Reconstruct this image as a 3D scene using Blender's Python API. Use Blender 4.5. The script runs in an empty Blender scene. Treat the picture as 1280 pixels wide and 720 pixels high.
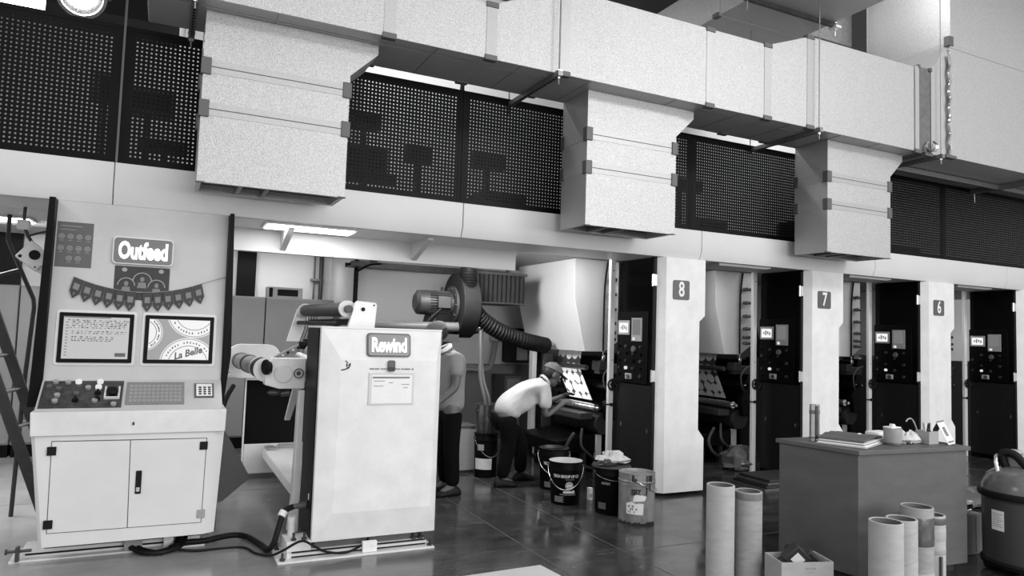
import bpy, bmesh, math, random
from mathutils import Vector, Matrix, Euler
random.seed(7)
C = bpy.context.scene.collection
PI = math.pi
R = math.radians

# ------------------------------------------------------------------ materials
def lin(v):
    v = v / 255.0
    return v / 12.92 if v <= 0.04045 else ((v + 0.055) / 1.055) ** 2.4

def mat(name, v, rough=0.5, metal=0.0, nscale=0, namt=0.0, bump=0.0, bscale=None, spec=0.5, coat=0.0, stretch=None, detail=4):
    """Grey principled material; v is an sRGB-like 0..255 albedo; namt is relative variation by object-space noise."""
    m = bpy.data.materials.new(name); m.use_nodes = True
    nt = m.node_tree; b = nt.nodes['Principled BSDF']
    a = lin(v)
    b.inputs['Base Color'].default_value = (a, a, a, 1)
    b.inputs['Roughness'].default_value = rough
    b.inputs['Metallic'].default_value = metal
    b.inputs['Specular IOR Level'].default_value = spec
    if coat: b.inputs['Coat Weight'].default_value = coat
    if namt or bump:
        tc = nt.nodes.new('ShaderNodeTexCoord')
        src = tc.outputs['Object']
        if stretch:
            mp = nt.nodes.new('ShaderNodeMapping'); mp.inputs['Scale'].default_value = stretch
            nt.links.new(src, mp.inputs['Vector']); src = mp.outputs['Vector']
    if namt:
        n = nt.nodes.new('ShaderNodeTexNoise'); n.inputs['Scale'].default_value = nscale or 4; n.inputs['Detail'].default_value = detail
        n.inputs['Roughness'].default_value = 0.65
        nt.links.new(src, n.inputs['Vector'])
        r = nt.nodes.new('ShaderNodeValToRGB')
        lo = a * (1 - namt); hi = min(1, a * (1 + namt))
        r.color_ramp.elements[0].position = 0.3; r.color_ramp.elements[1].position = 0.7
        r.color_ramp.elements[0].color = (lo, lo, lo, 1); r.color_ramp.elements[1].color = (hi, hi, hi, 1)
        nt.links.new(n.outputs['Fac'], r.inputs['Fac']); nt.links.new(r.outputs['Color'], b.inputs['Base Color'])
    if bump:
        n2 = nt.nodes.new('ShaderNodeTexNoise'); n2.inputs['Scale'].default_value = bscale or 40; n2.inputs['Detail'].default_value = 3
        nt.links.new(src, n2.inputs['Vector'])
        bp = nt.nodes.new('ShaderNodeBump'); bp.inputs['Strength'].default_value = bump; bp.inputs['Distance'].default_value = 0.01
        nt.links.new(n2.outputs['Fac'], bp.inputs['Height']); nt.links.new(bp.outputs['Normal'], b.inputs['Normal'])
    return m

def emit(name, v, s, base=None):
    m = bpy.data.materials.new(name); m.use_nodes = True
    b = m.node_tree.nodes['Principled BSDF']; a = lin(v)
    c_ = a if base is None else base
    b.inputs['Base Color'].default_value = (c_, c_, c_, 1)
    b.inputs['Emission Color'].default_value = (a, a, a, 1) if v < 250 else (1, 1, 1, 1)
    b.inputs['Emission Strength'].default_value = s
    b.inputs['Roughness'].default_value = 0.3
    return m

M = {}
M['white'] = mat('white_enamel', 226, 0.42, nscale=2.5, namt=0.05, bump=0.02, bscale=9)
M['cream'] = mat('pale_enamel', 212, 0.38, nscale=2.0, namt=0.05, bump=0.02, bscale=6)
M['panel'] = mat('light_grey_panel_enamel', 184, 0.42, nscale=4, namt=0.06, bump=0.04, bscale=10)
M['worn'] = mat('worn_white_enamel', 220, 0.45, nscale=5, namt=0.08, bump=0.05, bscale=12)
M['fascia'] = mat('fascia_enamel', 206, 0.4, nscale=1.0, namt=0.04, bump=0.02, bscale=3)
M['foil'] = mat('aluminium_foil_cladding', 180, 0.45, 0.5, nscale=150, namt=0.30, bump=0.35, bscale=110)
M['foiltape'] = mat('aluminium_tape', 172, 0.42, 0.35, nscale=60, namt=0.08, bump=0.10, bscale=60)
M['clip'] = mat('duct_corner_clip', 92, 0.55, 0.3)
M['galv'] = mat('galvanised_steel', 130, 0.45, 0.7, nscale=30, namt=0.2)
M['steel'] = mat('bright_steel', 215, 0.22, 0.95, nscale=20, namt=0.1)
M['dsteel'] = mat('dark_steel', 70, 0.45, 0.5, nscale=10, namt=0.3)
M['black'] = mat('black_enamel', 9, 0.45, nscale=6, namt=0.3, spec=0.12)
M['gloss'] = mat('gloss_black_panel', 7, 0.18, spec=0.12)
M['speck'] = mat('speckled_black_cover', 24, 0.6, nscale=90, namt=0.7, spec=0.2)
M['rubber'] = mat('black_rubber', 13, 0.6, spec=0.25)
M['grey'] = mat('mid_grey_enamel', 150, 0.5, nscale=3, namt=0.06)
M['dgrey'] = mat('dark_grey_enamel', 86, 0.5, nscale=5, namt=0.12)
M['vdark'] = mat('near_black_fabric', 26, 0.7, nscale=12, namt=0.3, spec=0.2)
M['xgrey'] = mat('charcoal_enamel', 46, 0.55, nscale=8, namt=0.25)
M['cabgrey'] = mat('grey_cabinet_enamel', 128, 0.5, nscale=2, namt=0.05)
M['wood'] = mat('painted_plywood', 84, 0.5, nscale=3.5, namt=0.16, stretch=(1, 1, 3), bump=0.03, bscale=20)
M['card'] = mat('cardboard', 168, 0.8, nscale=9, namt=0.10, stretch=(1, 1, 2.5))
M['card2'] = mat('brown_cardboard', 150, 0.8, nscale=9, namt=0.14, stretch=(1, 1, 4))
M['cardin'] = mat('cardboard_inside', 96, 0.9)
M['paper'] = mat('white_paper', 228, 0.7, nscale=12, namt=0.04)
M['ink'] = mat('dark_print', 40, 0.6)
M['midink'] = mat('grey_print', 120, 0.6)
M['plate'] = mat('number_plate_grey', 84, 0.4)
M['signgrey'] = mat('sign_face_grey', 112, 0.25)
M['letters'] = emit('lit_letters', 255, 2.2)
M['scr'] = emit('lit_screen', 190, 0.86, 0.02)
M['scr2'] = emit('lit_small_screen', 235, 1.0, 0.02)
M['scrgrey'] = emit('grey_display', 120, 0.8, 0.02)
M['lamp'] = emit('lamp_diffuser', 255, 9.0)
M['flood'] = emit('floodlight_glass', 255, 30.0)
M['button'] = emit('lit_button', 235, 0.8, 0.05)
M['shirt'] = mat('light_cotton', 176, 0.85, nscale=9, namt=0.10, bump=0.3, bscale=14)
M['shirt2'] = mat('grey_cotton', 128, 0.85, nscale=9, namt=0.10, bump=0.3, bscale=14)
M['trousers'] = mat('black_cotton', 11, 0.9, spec=0.1, nscale=9, namt=0.3, bump=0.3, bscale=14)
M['cap'] = mat('grey_cap_cloth', 96, 0.85, nscale=30, namt=0.15)
M['skin'] = mat('brown_skin', 84, 0.5, nscale=9, namt=0.1)
M['hair'] = mat('black_hair', 22, 0.6)
M['drum'] = mat('stained_drum_steel', 138, 0.5, 0.2, nscale=9, namt=0.42, stretch=(1, 1, 0.5))
M['pailin'] = mat('pale_pail_inside', 190, 0.5)
M['foilscrap'] = mat('crumpled_foil', 200, 0.2, 0.9, bump=0.6, bscale=10)
M['film'] = mat('clear_film_wrap', 92, 0.25, 0.2, nscale=14, namt=0.35, bump=0.5, bscale=22)
M['cloth'] = mat('pale_rag_cloth', 190, 0.9, nscale=14, namt=0.2, bump=0.6, bscale=24)
M['patch'] = mat('wall_pale_paint', 176, 0.7, nscale=1.5, namt=0.04)

# ------------------------------------------------------------------ mesh building
class MB:
    """Collects geometry in world (or thing-local) coordinates, then links it as ONE mesh object."""
    def __init__(s): s.bm = bmesh.new()
    def face(s, vs):
        v = [s.bm.verts.new(p) for p in vs]
        try: s.bm.faces.new(v)
        except ValueError: pass
        return s
    def box(s, x0, x1, y0, y1, z0, z1):
        v = [s.bm.verts.new(p) for p in ((x0,y0,z0),(x1,y0,z0),(x1,y1,z0),(x0,y1,z0),(x0,y0,z1),(x1,y0,z1),(x1,y1,z1),(x0,y1,z1))]
        for f in ((0,3,2,1),(4,5,6,7),(0,1,5,4),(1,2,6,5),(2,3,7,6),(3,0,4,7)): s.bm.faces.new([v[i] for i in f])
        return s
    def hexa(s, p):
        """box from eight corners: bottom four then top four, both counter-clockwise seen from above"""
        v = [s.bm.verts.new(q) for q in p]
        for f in ((0,3,2,1),(4,5,6,7),(0,1,5,4),(1,2,6,5),(2,3,7,6),(3,0,4,7)): s.bm.faces.new([v[i] for i in f])
        return s
    def prism(s, pts, a, b, axis='y'):
        """2-D polygon extruded along an axis: 'y' pts=(x,z); 'x' pts=(y,z); 'z' pts=(x,y)"""
        def mk(p, t):
            return (p[0], t, p[1]) if axis == 'y' else (t, p[0], p[1]) if axis == 'x' else (p[0], p[1], t)
        A = [s.bm.verts.new(mk(p, a)) for p in pts]; B = [s.bm.verts.new(mk(p, b)) for p in pts]
        n = len(pts)
        s.bm.faces.new(A); s.bm.faces.new(B[::-1])
        for i in range(n): s.bm.faces.new([A[i], B[i], B[(i+1) % n], A[(i+1) % n]])
        return s
    def cyl(s, p0, p1, r0, r1=None, n=20, caps=True):
        r1 = r0 if r1 is None else r1
        p0 = Vector(p0); p1 = Vector(p1); d = (p1 - p0).normalized()
        u = d.orthogonal().normalized(); w = d.cross(u)
        A = []; B = []
        for i in range(n):
            t = 2*PI*i/n; o = u*math.cos(t) + w*math.sin(t)
            A.append(s.bm.verts.new(p0 + o*r0)); B.append(s.bm.verts.new(p1 + o*r1))
        for i in range(n): s.bm.faces.new([A[i], A[(i+1) % n], B[(i+1) % n], B[i]])
        if caps: s.bm.faces.new(A[::-1]); s.bm.faces.new(B)
        return s
    def lathe(s, prof, c, axis=(0,0,1), n=28, closed=False):
        """profile of (radius, height) turned about an axis through c"""
        c = Vector(c); d = Vector(axis).normalized()
        u = d.orthogonal().normalized(); w = d.cross(u)
        rings = []
        for r, h in prof:
            if r < 1e-6: rings.append([s.bm.verts.new(c + d*h)])
            else: rings.append([s.bm.verts.new(c + d*h + (u*math.cos(2*PI*i/n) + w*math.sin(2*PI*i/n))*r) for i in range(n)])
        if closed: rings.append(rings[0])
        for a, b in zip(rings, rings[1:]):
            for i in range(n):
                j = (i+1) % n
                if len(a) == 1 and len(b) == 1: continue
                if len(a) == 1: s.bm.faces.new([a[0], b[j], b[i]])
                elif len(b) == 1: s.bm.faces.new([a[i], a[j], b[0]])
                else: s.bm.faces.new([a[i], a[j], b[j], b[i]])
        return s
    def tube(s, pts, r, n=8, smooth=True):
        pts = [Vector(p) for p in pts]
        if smooth and len(pts) > 2: pts = catmull(pts)
        rings = []; prev = None
        for i, p in enumerate(pts):
            d = (pts[min(i+1, len(pts)-1)] - pts[max(i-1, 0)]).normalized()
            if prev is None: u = d.orthogonal().normalized()
            else:
                u = prev - d*prev.dot(d)
                u = u.normalized() if u.length > 1e-6 else d.orthogonal().normalized()
            prev = u; w = d.cross(u)
            rr = r(i/(len(pts)-1)) if callable(r) else r
            rings.append([s.bm.verts.new(p + (u*math.cos(2*PI*k/n) + w*math.sin(2*PI*k/n))*rr) for k in range(n)])
        for a, b in zip(rings, rings[1:]):
            for k in range(n): s.bm.faces.new([a[k], a[(k+1) % n], b[(k+1) % n], b[k]])
        s.bm.faces.new(rings[0][::-1]); s.bm.faces.new(rings[-1])
        return s
    def sphere(s, c, r, sc=(1,1,1), u=16, v=10, rot=None):
        m = Matrix.Translation(c) @ (rot.to_4x4() if rot else Matrix.Identity(4)) @ Matrix.Diagonal((sc[0], sc[1], sc[2], 1))
        bmesh.ops.create_uvsphere(s.bm, u_segments=u, v_segments=v, radius=r, matrix=m)
        return s
    def mesh(s, name):
        bmesh.ops.recalc_face_normals(s.bm, faces=s.bm.faces)
        me = bpy.data.meshes.new(name); s.bm.to_mesh(me); s.bm.free()
        return me
    def build(s, name, m, parent=None, smooth=True, bevel=0.0, local=False, label=None):
        o = obj(name, s.mesh(name), m, parent, smooth, local)
        if bevel:
            md = o.modifiers.new('bevel', 'BEVEL'); md.width = bevel; md.segments = 2; md.limit_method = 'ANGLE'; md.angle_limit = R(40)
        if label: o['label'] = label
        return o

def catmull(P, k=6):
    out = []
    for i in range(len(P)-1):
        p0 = P[max(i-1, 0)]; p1 = P[i]; p2 = P[i+1]; p3 = P[min(i+2, len(P)-1)]
        for j in range(k):
            t = j/k
            out.append(0.5*((2*p1) + (p2-p0)*t + (2*p0-5*p1+4*p2-p3)*t*t + (3*p1-p0-3*p2+p3)*t**3))
    out.append(P[-1]); return out

def obj(name, me, m, parent=None, smooth=True, local=False):
    o = bpy.data.objects.new(name, me); C.objects.link(o)
    if isinstance(m, str): m = M[m]
    me.materials.append(m)
    if smooth and len(me.polygons):
        me.polygons.foreach_set('use_smooth', [True]*len(me.polygons))
        me.set_sharp_from_angle(angle=R(32))
    if parent is not None:
        o.parent = parent
        if not local: me.transform(Matrix.Translation(-root_loc(parent)))
    return o

def root_loc(o):
    v = Vector((0,0,0))
    while o is not None: v += o.location; o = o.parent
    return v

def tag(o, label, cat, group=None, kind=None):
    o['label'] = label; o['category'] = cat
    if group: o['group'] = group
    if kind: o['kind'] = kind
    return o

def thing(name, label, cat, loc=(0,0,0), group=None, rz=0):
    o = bpy.data.objects.new(name, None); C.objects.link(o)
    o.empty_display_size = 0.1; o.location = loc; o.rotation_euler = (0, 0, rz)
    return tag(o, label, cat, group)

def struct(o):
    o['kind'] = 'structure'; return o

def dup(root, loc=None, label=None, off=None):
    """a copy of a thing with copies of its parts and their sub-parts"""
    r = root.copy(); C.objects.link(r)
    if loc is not None: r.location = loc
    if off is not None: r.location = Vector(root.location) + Vector(off)
    if label: r['label'] = label
    for ch in list(root.children):
        c = ch.copy(); C.objects.link(c); c.parent = r
        for g in list(ch.children):
            d = g.copy(); C.objects.link(d); d.parent = c
    return r

def text(name, s, size, m, parent, loc, rot=(PI/2, 0, 0), bold=0.0, sx=1.0, ext=0.002, shear=0.0, align='CENTER'):
    """raised lettering facing -Y by default; loc in world coordinates, centred"""
    cu = bpy.data.curves.new(name, 'FONT'); cu.body = s; cu.size = size; cu.extrude = ext; cu.offset = bold; cu.shear = shear
    cu.align_x = align; cu.align_y = 'CENTER'; cu.resolution_u = 3
    t = bpy.data.objects.new(name, cu); C.objects.link(t)
    dg = bpy.context.evaluated_depsgraph_get()
    me = bpy.data.meshes.new_from_object(t.evaluated_get(dg))
    bpy.data.objects.remove(t); bpy.data.curves.remove(cu)
    me.transform(Matrix.Translation(loc) @ Euler(rot).to_matrix().to_4x4() @ Matrix.Diagonal((sx, 1, 1, 1)))
    me.materials.clear()
    return obj(name, me, m, parent, smooth=False)

def rrect(cx, cz, w, h, r, k=5):
    """rounded rectangle polygon in a plane"""
    out = []
    for sx, sz, a0 in ((1, 1, 0), (-1, 1, 90), (-1, -1, 180), (1, -1, 270)):
        for i in range(k+1):
            a = R(a0 + 90*i/k)
            out.append((cx + sx*(w/2 - r) + r*math.cos(a), cz + sz*(h/2 - r) + r*math.sin(a)))
    return out

# ------------------------------------------------------------------ the setting
def floor_material():
    m = bpy.data.materials.new('polished_concrete'); m.use_nodes = True
    nt = m.node_tree; b = nt.nodes['Principled BSDF']
    tc = nt.nodes.new('ShaderNodeTexCoord')
    def noise(sc, det, stretch=None, rough=0.6):
        n = nt.nodes.new('ShaderNodeTexNoise'); n.inputs['Scale'].default_value = sc; n.inputs['Detail'].default_value = det; n.inputs['Roughness'].default_value = rough
        if stretch:
            mp = nt.nodes.new('ShaderNodeMapping'); mp.inputs['Scale'].default_value = stretch[:3]; mp.inputs['Rotation'].default_value = (0, 0, R(stretch[3]))
            nt.links.new(tc.outputs['Object'], mp.inputs['Vector']); nt.links.new(mp.outputs['Vector'], n.inputs['Vector'])
        else: nt.links.new(tc.outputs['Object'], n.inputs['Vector'])
        return n.outputs['Fac']
    def ramp(src, p0, v0, p1, v1):
        r = nt.nodes.new('ShaderNodeValToRGB'); e = r.color_ramp.elements
        e[0].position = p0; e[1].position = p1; e[0].color = (v0, v0, v0, 1); e[1].color = (v1, v1, v1, 1)
        nt.links.new(src, r.inputs['Fac']); return r.outputs['Color']
    def mix(kind, a, c, f=1.0):
        x = nt.nodes.new('ShaderNodeMix'); x.data_type = 'RGBA'; x.blend_type = kind; x.inputs[0].default_value = f
        nt.links.new(a, x.inputs[6]); nt.links.new(c, x.inputs[7]); return x.outputs[2]
    big = ramp(noise(0.55, 3), 0.35, lin(48), 0.68, lin(74))
    mid = ramp(noise(2.6, 6, (1, 2.2, 1, 25)), 0.28, 0.45, 0.72, 1.40)
    scr = ramp(noise(11.0, 9, (0.30, 3.2, 1, 24), 0.78), 0.50, 0.78, 0.74, 3.4)
    c = mix('MULTIPLY', big, mid); c = mix('MULTIPLY', c, scr, 0.85)
    # stronger light on the left floor, painted in as a paler tone
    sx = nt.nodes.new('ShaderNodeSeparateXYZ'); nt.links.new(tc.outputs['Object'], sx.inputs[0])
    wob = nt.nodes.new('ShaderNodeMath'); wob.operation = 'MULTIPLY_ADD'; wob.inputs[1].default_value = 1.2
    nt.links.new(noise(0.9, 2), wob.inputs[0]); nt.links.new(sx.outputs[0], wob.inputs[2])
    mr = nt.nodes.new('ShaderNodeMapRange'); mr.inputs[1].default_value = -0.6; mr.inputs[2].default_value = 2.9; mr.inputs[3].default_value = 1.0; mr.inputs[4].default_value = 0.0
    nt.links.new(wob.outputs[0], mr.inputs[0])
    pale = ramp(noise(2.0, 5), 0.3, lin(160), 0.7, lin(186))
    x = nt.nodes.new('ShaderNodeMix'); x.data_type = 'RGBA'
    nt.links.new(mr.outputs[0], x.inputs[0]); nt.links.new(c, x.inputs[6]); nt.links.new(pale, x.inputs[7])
    nt.links.new(x.outputs[2], b.inputs['Base Color'])
    rr = ramp(noise(3.0, 5), 0.3, 0.07, 0.75, 0.30)
    nt.links.new(rr, b.inputs['Roughness'])
    b.inputs['Specular IOR Level'].default_value = 0.55
    bp = nt.nodes.new('ShaderNodeBump'); bp.inputs['Strength'].default_value = 0.03; bp.inputs['Distance'].default_value = 0.01
    nt.links.new(noise(5, 4), bp.inputs['Height']); nt.links.new(bp.outputs['Normal'], b.inputs['Normal'])
    return m

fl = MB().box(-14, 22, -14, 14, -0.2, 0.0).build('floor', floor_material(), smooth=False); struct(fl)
sm = MB()
for x0, x1, y0, y1 in ((2.470, 2.478, -2, 8.8), (3.10, 3.106, -2, 8.8), (-14, 2.47, 7.20, 7.21), (3.106, 12, 4.35, 4.356)):
    sm.box(x0, x1, y0, y1, -0.01, 0.0012)
sm.build('seam', mat('floor_joint_filler', 92, 0.6), fl, smooth=False)

wallm = mat('hall_wall_paint', 196, 0.75, nscale=0.8, namt=0.04)
dado = mat('bay_wall_dado_paint', 104, 0.6, nscale=1.2, namt=0.06)
wb = struct(MB().box(2.15, 22, 8.85, 9.05, 1.13, 6.2).build('wall_back', wallm, smooth=False))
MB().box(2.15, 22, 8.842, 9.05, 0.0, 1.13).build('dado', dado, wb, smooth=False)
wl = struct(MB().box(-14, 2.15, 10.3, 10.5, 0, 6.2).box(2.15, 2.35, 9.05, 10.5, 0, 6.2).build('wall_rear', wallm, smooth=False))
for x0, x1 in ((-3.0, -1.54), (0.88, 1.12)):
    MB().box(x0, x1, 10.24, 10.3, 1.9, 2.75).build('opening', 'black', wl, smooth=False)
ce = struct(MB().box(-14, 22, 4.0, 14, 6.2, 6.4).build('ceiling', mat('dark_roof_sheet', 84, 0.7, nscale=1, namt=0.2), smooth=False))

# ------------------------------------------------------------------ platform over the press
pf = thing('press_platform', 'long pale steel platform beam over the printing press, carrying the black perforated panels', 'platform', (4, 5.7, 2.36))
XE = [-5.655, -3.005, -0.355, 2.295, 4.945, 7.595, 10.245, 13.0]
for a, b in zip(XE, XE[1:]):
    MB().prism([(5.70, 2.665), (5.70, 2.458), (5.735, 2.366), (5.80, 2.366), (5.80, 2.665)], a+0.003, b-0.003, 'x').build('fascia_panel', 'fascia', pf, bevel=0.004)
MB().box(-5.65, 13, 5.80, 6.38, 2.370, 2.40).build('soffit', 'white', pf, smooth=False)
MB().box(-5.65, 13, 6.38, 8.80, 2.42, 2.55).build('deck', 'grey', pf, smooth=False)
MB().box(-0.70, 3.15, 6.38, 6.41, 2.19, 2.42).box(-0.70, 3.15, 6.38, 6.46, 2.178, 2.19).build('rear_channel', 'fascia', pf, smooth=False)
MB().box(-5.65, -0.72, 6.40, 7.6, 2.372, 2.40).build('rear_soffit', 'fascia', pf, smooth=False)
for x in (0.88, 2.06):
    MB().prism([(6.38, 2.20), (6.38, 2.369), (5.92, 2.369), (5.92, 2.345)], x, x+0.05, 'x').build('bracket', 'fascia', pf, smooth=False)

def soffit_light(x, y, lit, label):
    t = thing('soffit_light', label, 'light', (x, y, 2.37), 'flat lights under the platform')
    MB().box(x-0.37, x+0.37, y-0.16, y+0.16, 2.352, 2.3705).build('housing', 'cream', t, smooth=False)
    MB().box(x-0.345, x+0.345, y-0.135, y+0.135, 2.346, 2.3525).build('diffuser', 'lamp' if lit else 'paper', t, smooth=False)
    return t
soffit_light(1.06, 6.0, True, 'lit flat light under the platform between outfeed console and rewind cabinet')
soffit_light(-1.36, 7.05, True, 'lit flat light under the platform left of the outfeed console')
soffit_light(5.65, 5.97, False, 'flat light under the platform right of pillar 8')
soffit_light(7.66, 5.97, False, 'flat light under the platform right of pillar 7')
soffit_light(9.72, 5.97, False, 'flat light under the platform right of pillar 6')

# ------------------------------------------------------------------ perforated guard panels
def perforated(x0, x1, label):
    t = thing('perforated_panel', label, 'guard panel', (x0, 5.8, 2.665), 'black perforated guard panels')
    z0, z1 = 2.665, 3.69; th = 0.004; y = 5.80
    p = 0.0312; hr = 0.0068
    w = x1 - x0
    nx = int((w - 0.11)/p); nz = int((z1 - z0 - 0.10)/p)
    ox = x0 + (w - nx*p)/2; oz = z0 + (z1 - z0 - nz*p)/2
    V = []; F = []
    def quad(a, b, c, d):
        n = len(V); V.extend([(a, y, c), (b, y, c), (b, y, d), (a, y, d)]); F.append((n, n+1, n+2, n+3))
    quad(x0+0.012, ox, z0+0.012, z1-0.012); quad(ox+nx*p, x1-0.012, z0+0.012, z1-0.012)
    quad(ox, ox+nx*p, z0+0.012, oz); quad(ox, ox+nx*p, oz+nz*p, z1-0.012)
    K = 8
    for i in range(nx):
        for j in range(nz):
            cx = ox + (i+0.5)*p; cz = oz + (j+0.5)*p; n = len(V)
            for k in range(K):
                a = 2*PI*k/K
                ca, sa = math.cos(a), math.sin(a); m_ = max(abs(ca), abs(sa))
                V.append((cx + ca/m_*p/2, y, cz + sa/m_*p/2)); V.append((cx + ca*hr, y, cz + sa*hr))
            for k in range(K):
                k2 = (k+1) % K; F.append((n+2*k, n+2*k2, n+2*k2+1, n+2*k+1))
    me = bpy.data.meshes.new('perforated_sheet'); me.from_pydata(V, [], F)
    o = obj('perforated_sheet', me, 'black', t, smooth=False)
    sd = o.modifiers.new('thickness', 'SOLIDIFY'); sd.thickness = th; sd.offset = 0
    fr = MB()
    for a, b, c, d in ((x0+0.002, x0+0.03, z0, z1), (x1-0.03, x1-0.002, z0, z1), (x0+0.03, x1-0.03, z0, z0+0.03), (x0+0.03, x1-0.03, z1-0.03, z1)):
        fr.box(a, b, 5.795, 5.825, c, d)
    fr.build('frame', 'black', t, smooth=False)
    return t
PX = [-3.2, -1.67, -0.352, 0.97, 2.297, 3.60, 4.88, 6.90, 9.03, 11.4]
PL = ['black perforated panel past the left frame edge', 'black perforated panel at the far left, below the bright floodlight', 'black perforated panel just left of the first hanging duct outlet',
      'black perforated panel half hidden behind the first hanging duct outlet', 'black perforated panel just left of the second hanging duct outlet',
      'black perforated panel hidden mostly behind the second hanging duct outlet',
      'wide black perforated panel between the second and third hanging duct outlets', 'wide black perforated panel just right of the third hanging duct outlet', 'black perforated panel at the far right end of the platform']
for i in range(0, 9): perforated(PX[i], PX[i+1], PL[i])
pp = tag(MB().box(-0.36, -0.345, 5.775, 5.79, 2.668, 4.6).build('support_post', 'dgrey'), 'thin dark upright post at the joint of the two leftmost perforated panels', 'post', 'thin posts at panel joints')
tag(MB().box(2.285, 2.315, 5.83, 5.86, 2.665, 4.4).build('support_post', 'xgrey'), 'thin dark upright post behind the panel joint midway between first and second duct outlets', 'post', 'thin posts at panel joints')

# machinery standing on the platform behind the panels, seen through the holes
mz = [(-1.35, -1.0, 6.9, 2.55, 2.75), (-0.60, -0.42, 6.5, 3.30, 3.55), (1.45, 1.75, 6.45, 3.42, 3.56), (2.02, 2.28, 6.5, 3.16, 3.34), (2.00, 2.28, 6.5, 2.62, 2.80), (2.75, 3.10, 6.6, 3.22, 3.40), (5.3, 5.9, 6.8, 3.35, 3.50), (5.9, 6.4, 6.9, 2.6, 3.05), (8.3, 9.1, 6.6, 3.05, 3.2), (-2.4, -1.9, 7.2, 2.55, 3.25), (-0.38, 0.0, 6.6, 3.28, 3.5), (-0.25, 0.12, 6.5, 2.95, 3.06), (1.5, 1.95, 6.9, 3.04, 3.35), (2.15, 2.9, 7.2, 2.55, 3.0), (1.3, 1.9, 6.4, 2.9, 3.0), (2.9, 3.4, 6.7, 2.55, 3.02), (4.9, 5.4, 7.1, 2.55, 3.3), (8.1, 8.9, 7.3, 2.55, 3.3), (9.6, 10.8, 7.3, 2.55, 3.1)]
mlab = ['low dark box behind the far left perforated panel', 'small upright dark box behind the joint of the two leftmost perforated panels', 'flat dark box high behind the panel right of the first duct outlet', 'square dark box in the middle behind the panel left of the dividing thin post', 'square dark box low behind the panel left of the dividing thin post', 'dark box high behind the panel just left of the second duct outlet', 'flat dark box high behind the panel left of the third duct outlet', 'dark cabinet low behind the panel left of the third duct outlet', 'flat dark box behind the panel right of the third duct outlet', 'grey cabinet on the platform behind the far left perforated panel', 'small dark box high behind the second perforated panel from the left', 'small dark box low behind the second perforated panel from the left',
        'dark box behind the panel right of the first duct outlet, upper left', 'wide dark cabinet behind the panel joint midway between first two duct outlets', 'flat dark box behind the panel right of the first duct outlet, lower left',
        'dark cabinet behind the panel just left of the second duct outlet', 'dark cabinet behind the panel right of the second duct outlet', 'dark cabinet behind the panel right of the third duct outlet', 'low dark cabinet behind the rightmost perforated panel']
for (a, b, y, c, d), l in zip(mz, mlab):
    t = thing('platform_machine', l, 'machine', (a, y, c), 'machines on the platform behind the panels')
    MB().box(a, b, y, y+(0.4 if c < 2.6 else 0.12), max(c, 2.56), d).build('casing', 'xgrey', t, bevel=0.01)
    MB().box(a+0.05, b-0.05, y-0.006, y, max(c, 2.56)+0.04, d-0.04).build('cover', 'black', t)
    if c > 2.6: MB().box((a+b)/2-0.02, (a+b)/2+0.02, y+0.04, y+0.08, 2.55, c).build('stand', 'xgrey', t)
# ------------------------------------------------------------------ main foil-clad air duct
YF, YB, ZB = 4.96, 5.58, 3.670
ad = thing('air_duct', 'long foil-clad rectangular main air duct running above the platform', 'duct', (3.5, 5.27, ZB))
JX = [-0.20, 1.37, 2.18, 2.84, 4.37, 5.08, 5.65, 7.24]
TOP = [4.11, 4.11, 4.11, 4.395, 4.395, 4.395, 4.60, 4.605]
for i in range(7):
    a, b, ta, tb = JX[i], JX[i+1], TOP[i], TOP[i+1]
    MB().hexa([(a,YF,ZB),(b,YF,ZB),(b,YB,ZB),(a,YB,ZB),(a,YF,ta),(b,YF,tb),(b,YB,tb),(a,YB,ta)]).build('duct_section', 'foil', ad, bevel=0.004)
for x, zt in zip(JX[1:7], TOP[1:7]):
    s_ = 0.5
    tp = MB()
    tp.box(x-0.045, x+0.045, YF-0.004, YB+0.004, ZB-0.004, zt+0.003)
    t = tp.build('joint_tape', 'foiltape', ad)
    for (yy, zz) in ((YF, ZB), (YF, zt), (YB, ZB), (YB, zt)):
        sy = -1 if yy == YF else 1; sz = -1 if zz == ZB else 1
        ya, yb = sorted((yy + sy*0.012, yy - sy*0.045)); za, zb = sorted((zz + sz*0.012, zz - sz*0.03))
        MB().box(x-0.052, x+0.052, ya, yb, za, zb).build('corner_clip', 'clip', ad, bevel=0.003)
# thin wire along the underside
MB().tube([(-0.2, 5.07, ZB-0.006), (1.4, 5.06, ZB-0.02), (3.0, 5.08, ZB-0.01)], 0.0025, 5).tube([(4.3, 5.08, ZB-0.008), (5.6, 5.07, ZB-0.02)], 0.0025, 5).build('wire', 'galv', ad)
# seams of the cladding on the underside
sm = MB()
for x in (0.6, 1.75, 2.45, 3.1, 4.0, 4.75, 5.4, 6.1, 6.7): sm.box(x-0.002, x+0.002, YF+0.01, YB-0.01, ZB-0.003, ZB+0.001)
sm.build('cladding_seam', 'galv', ad, smooth=False)

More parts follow.
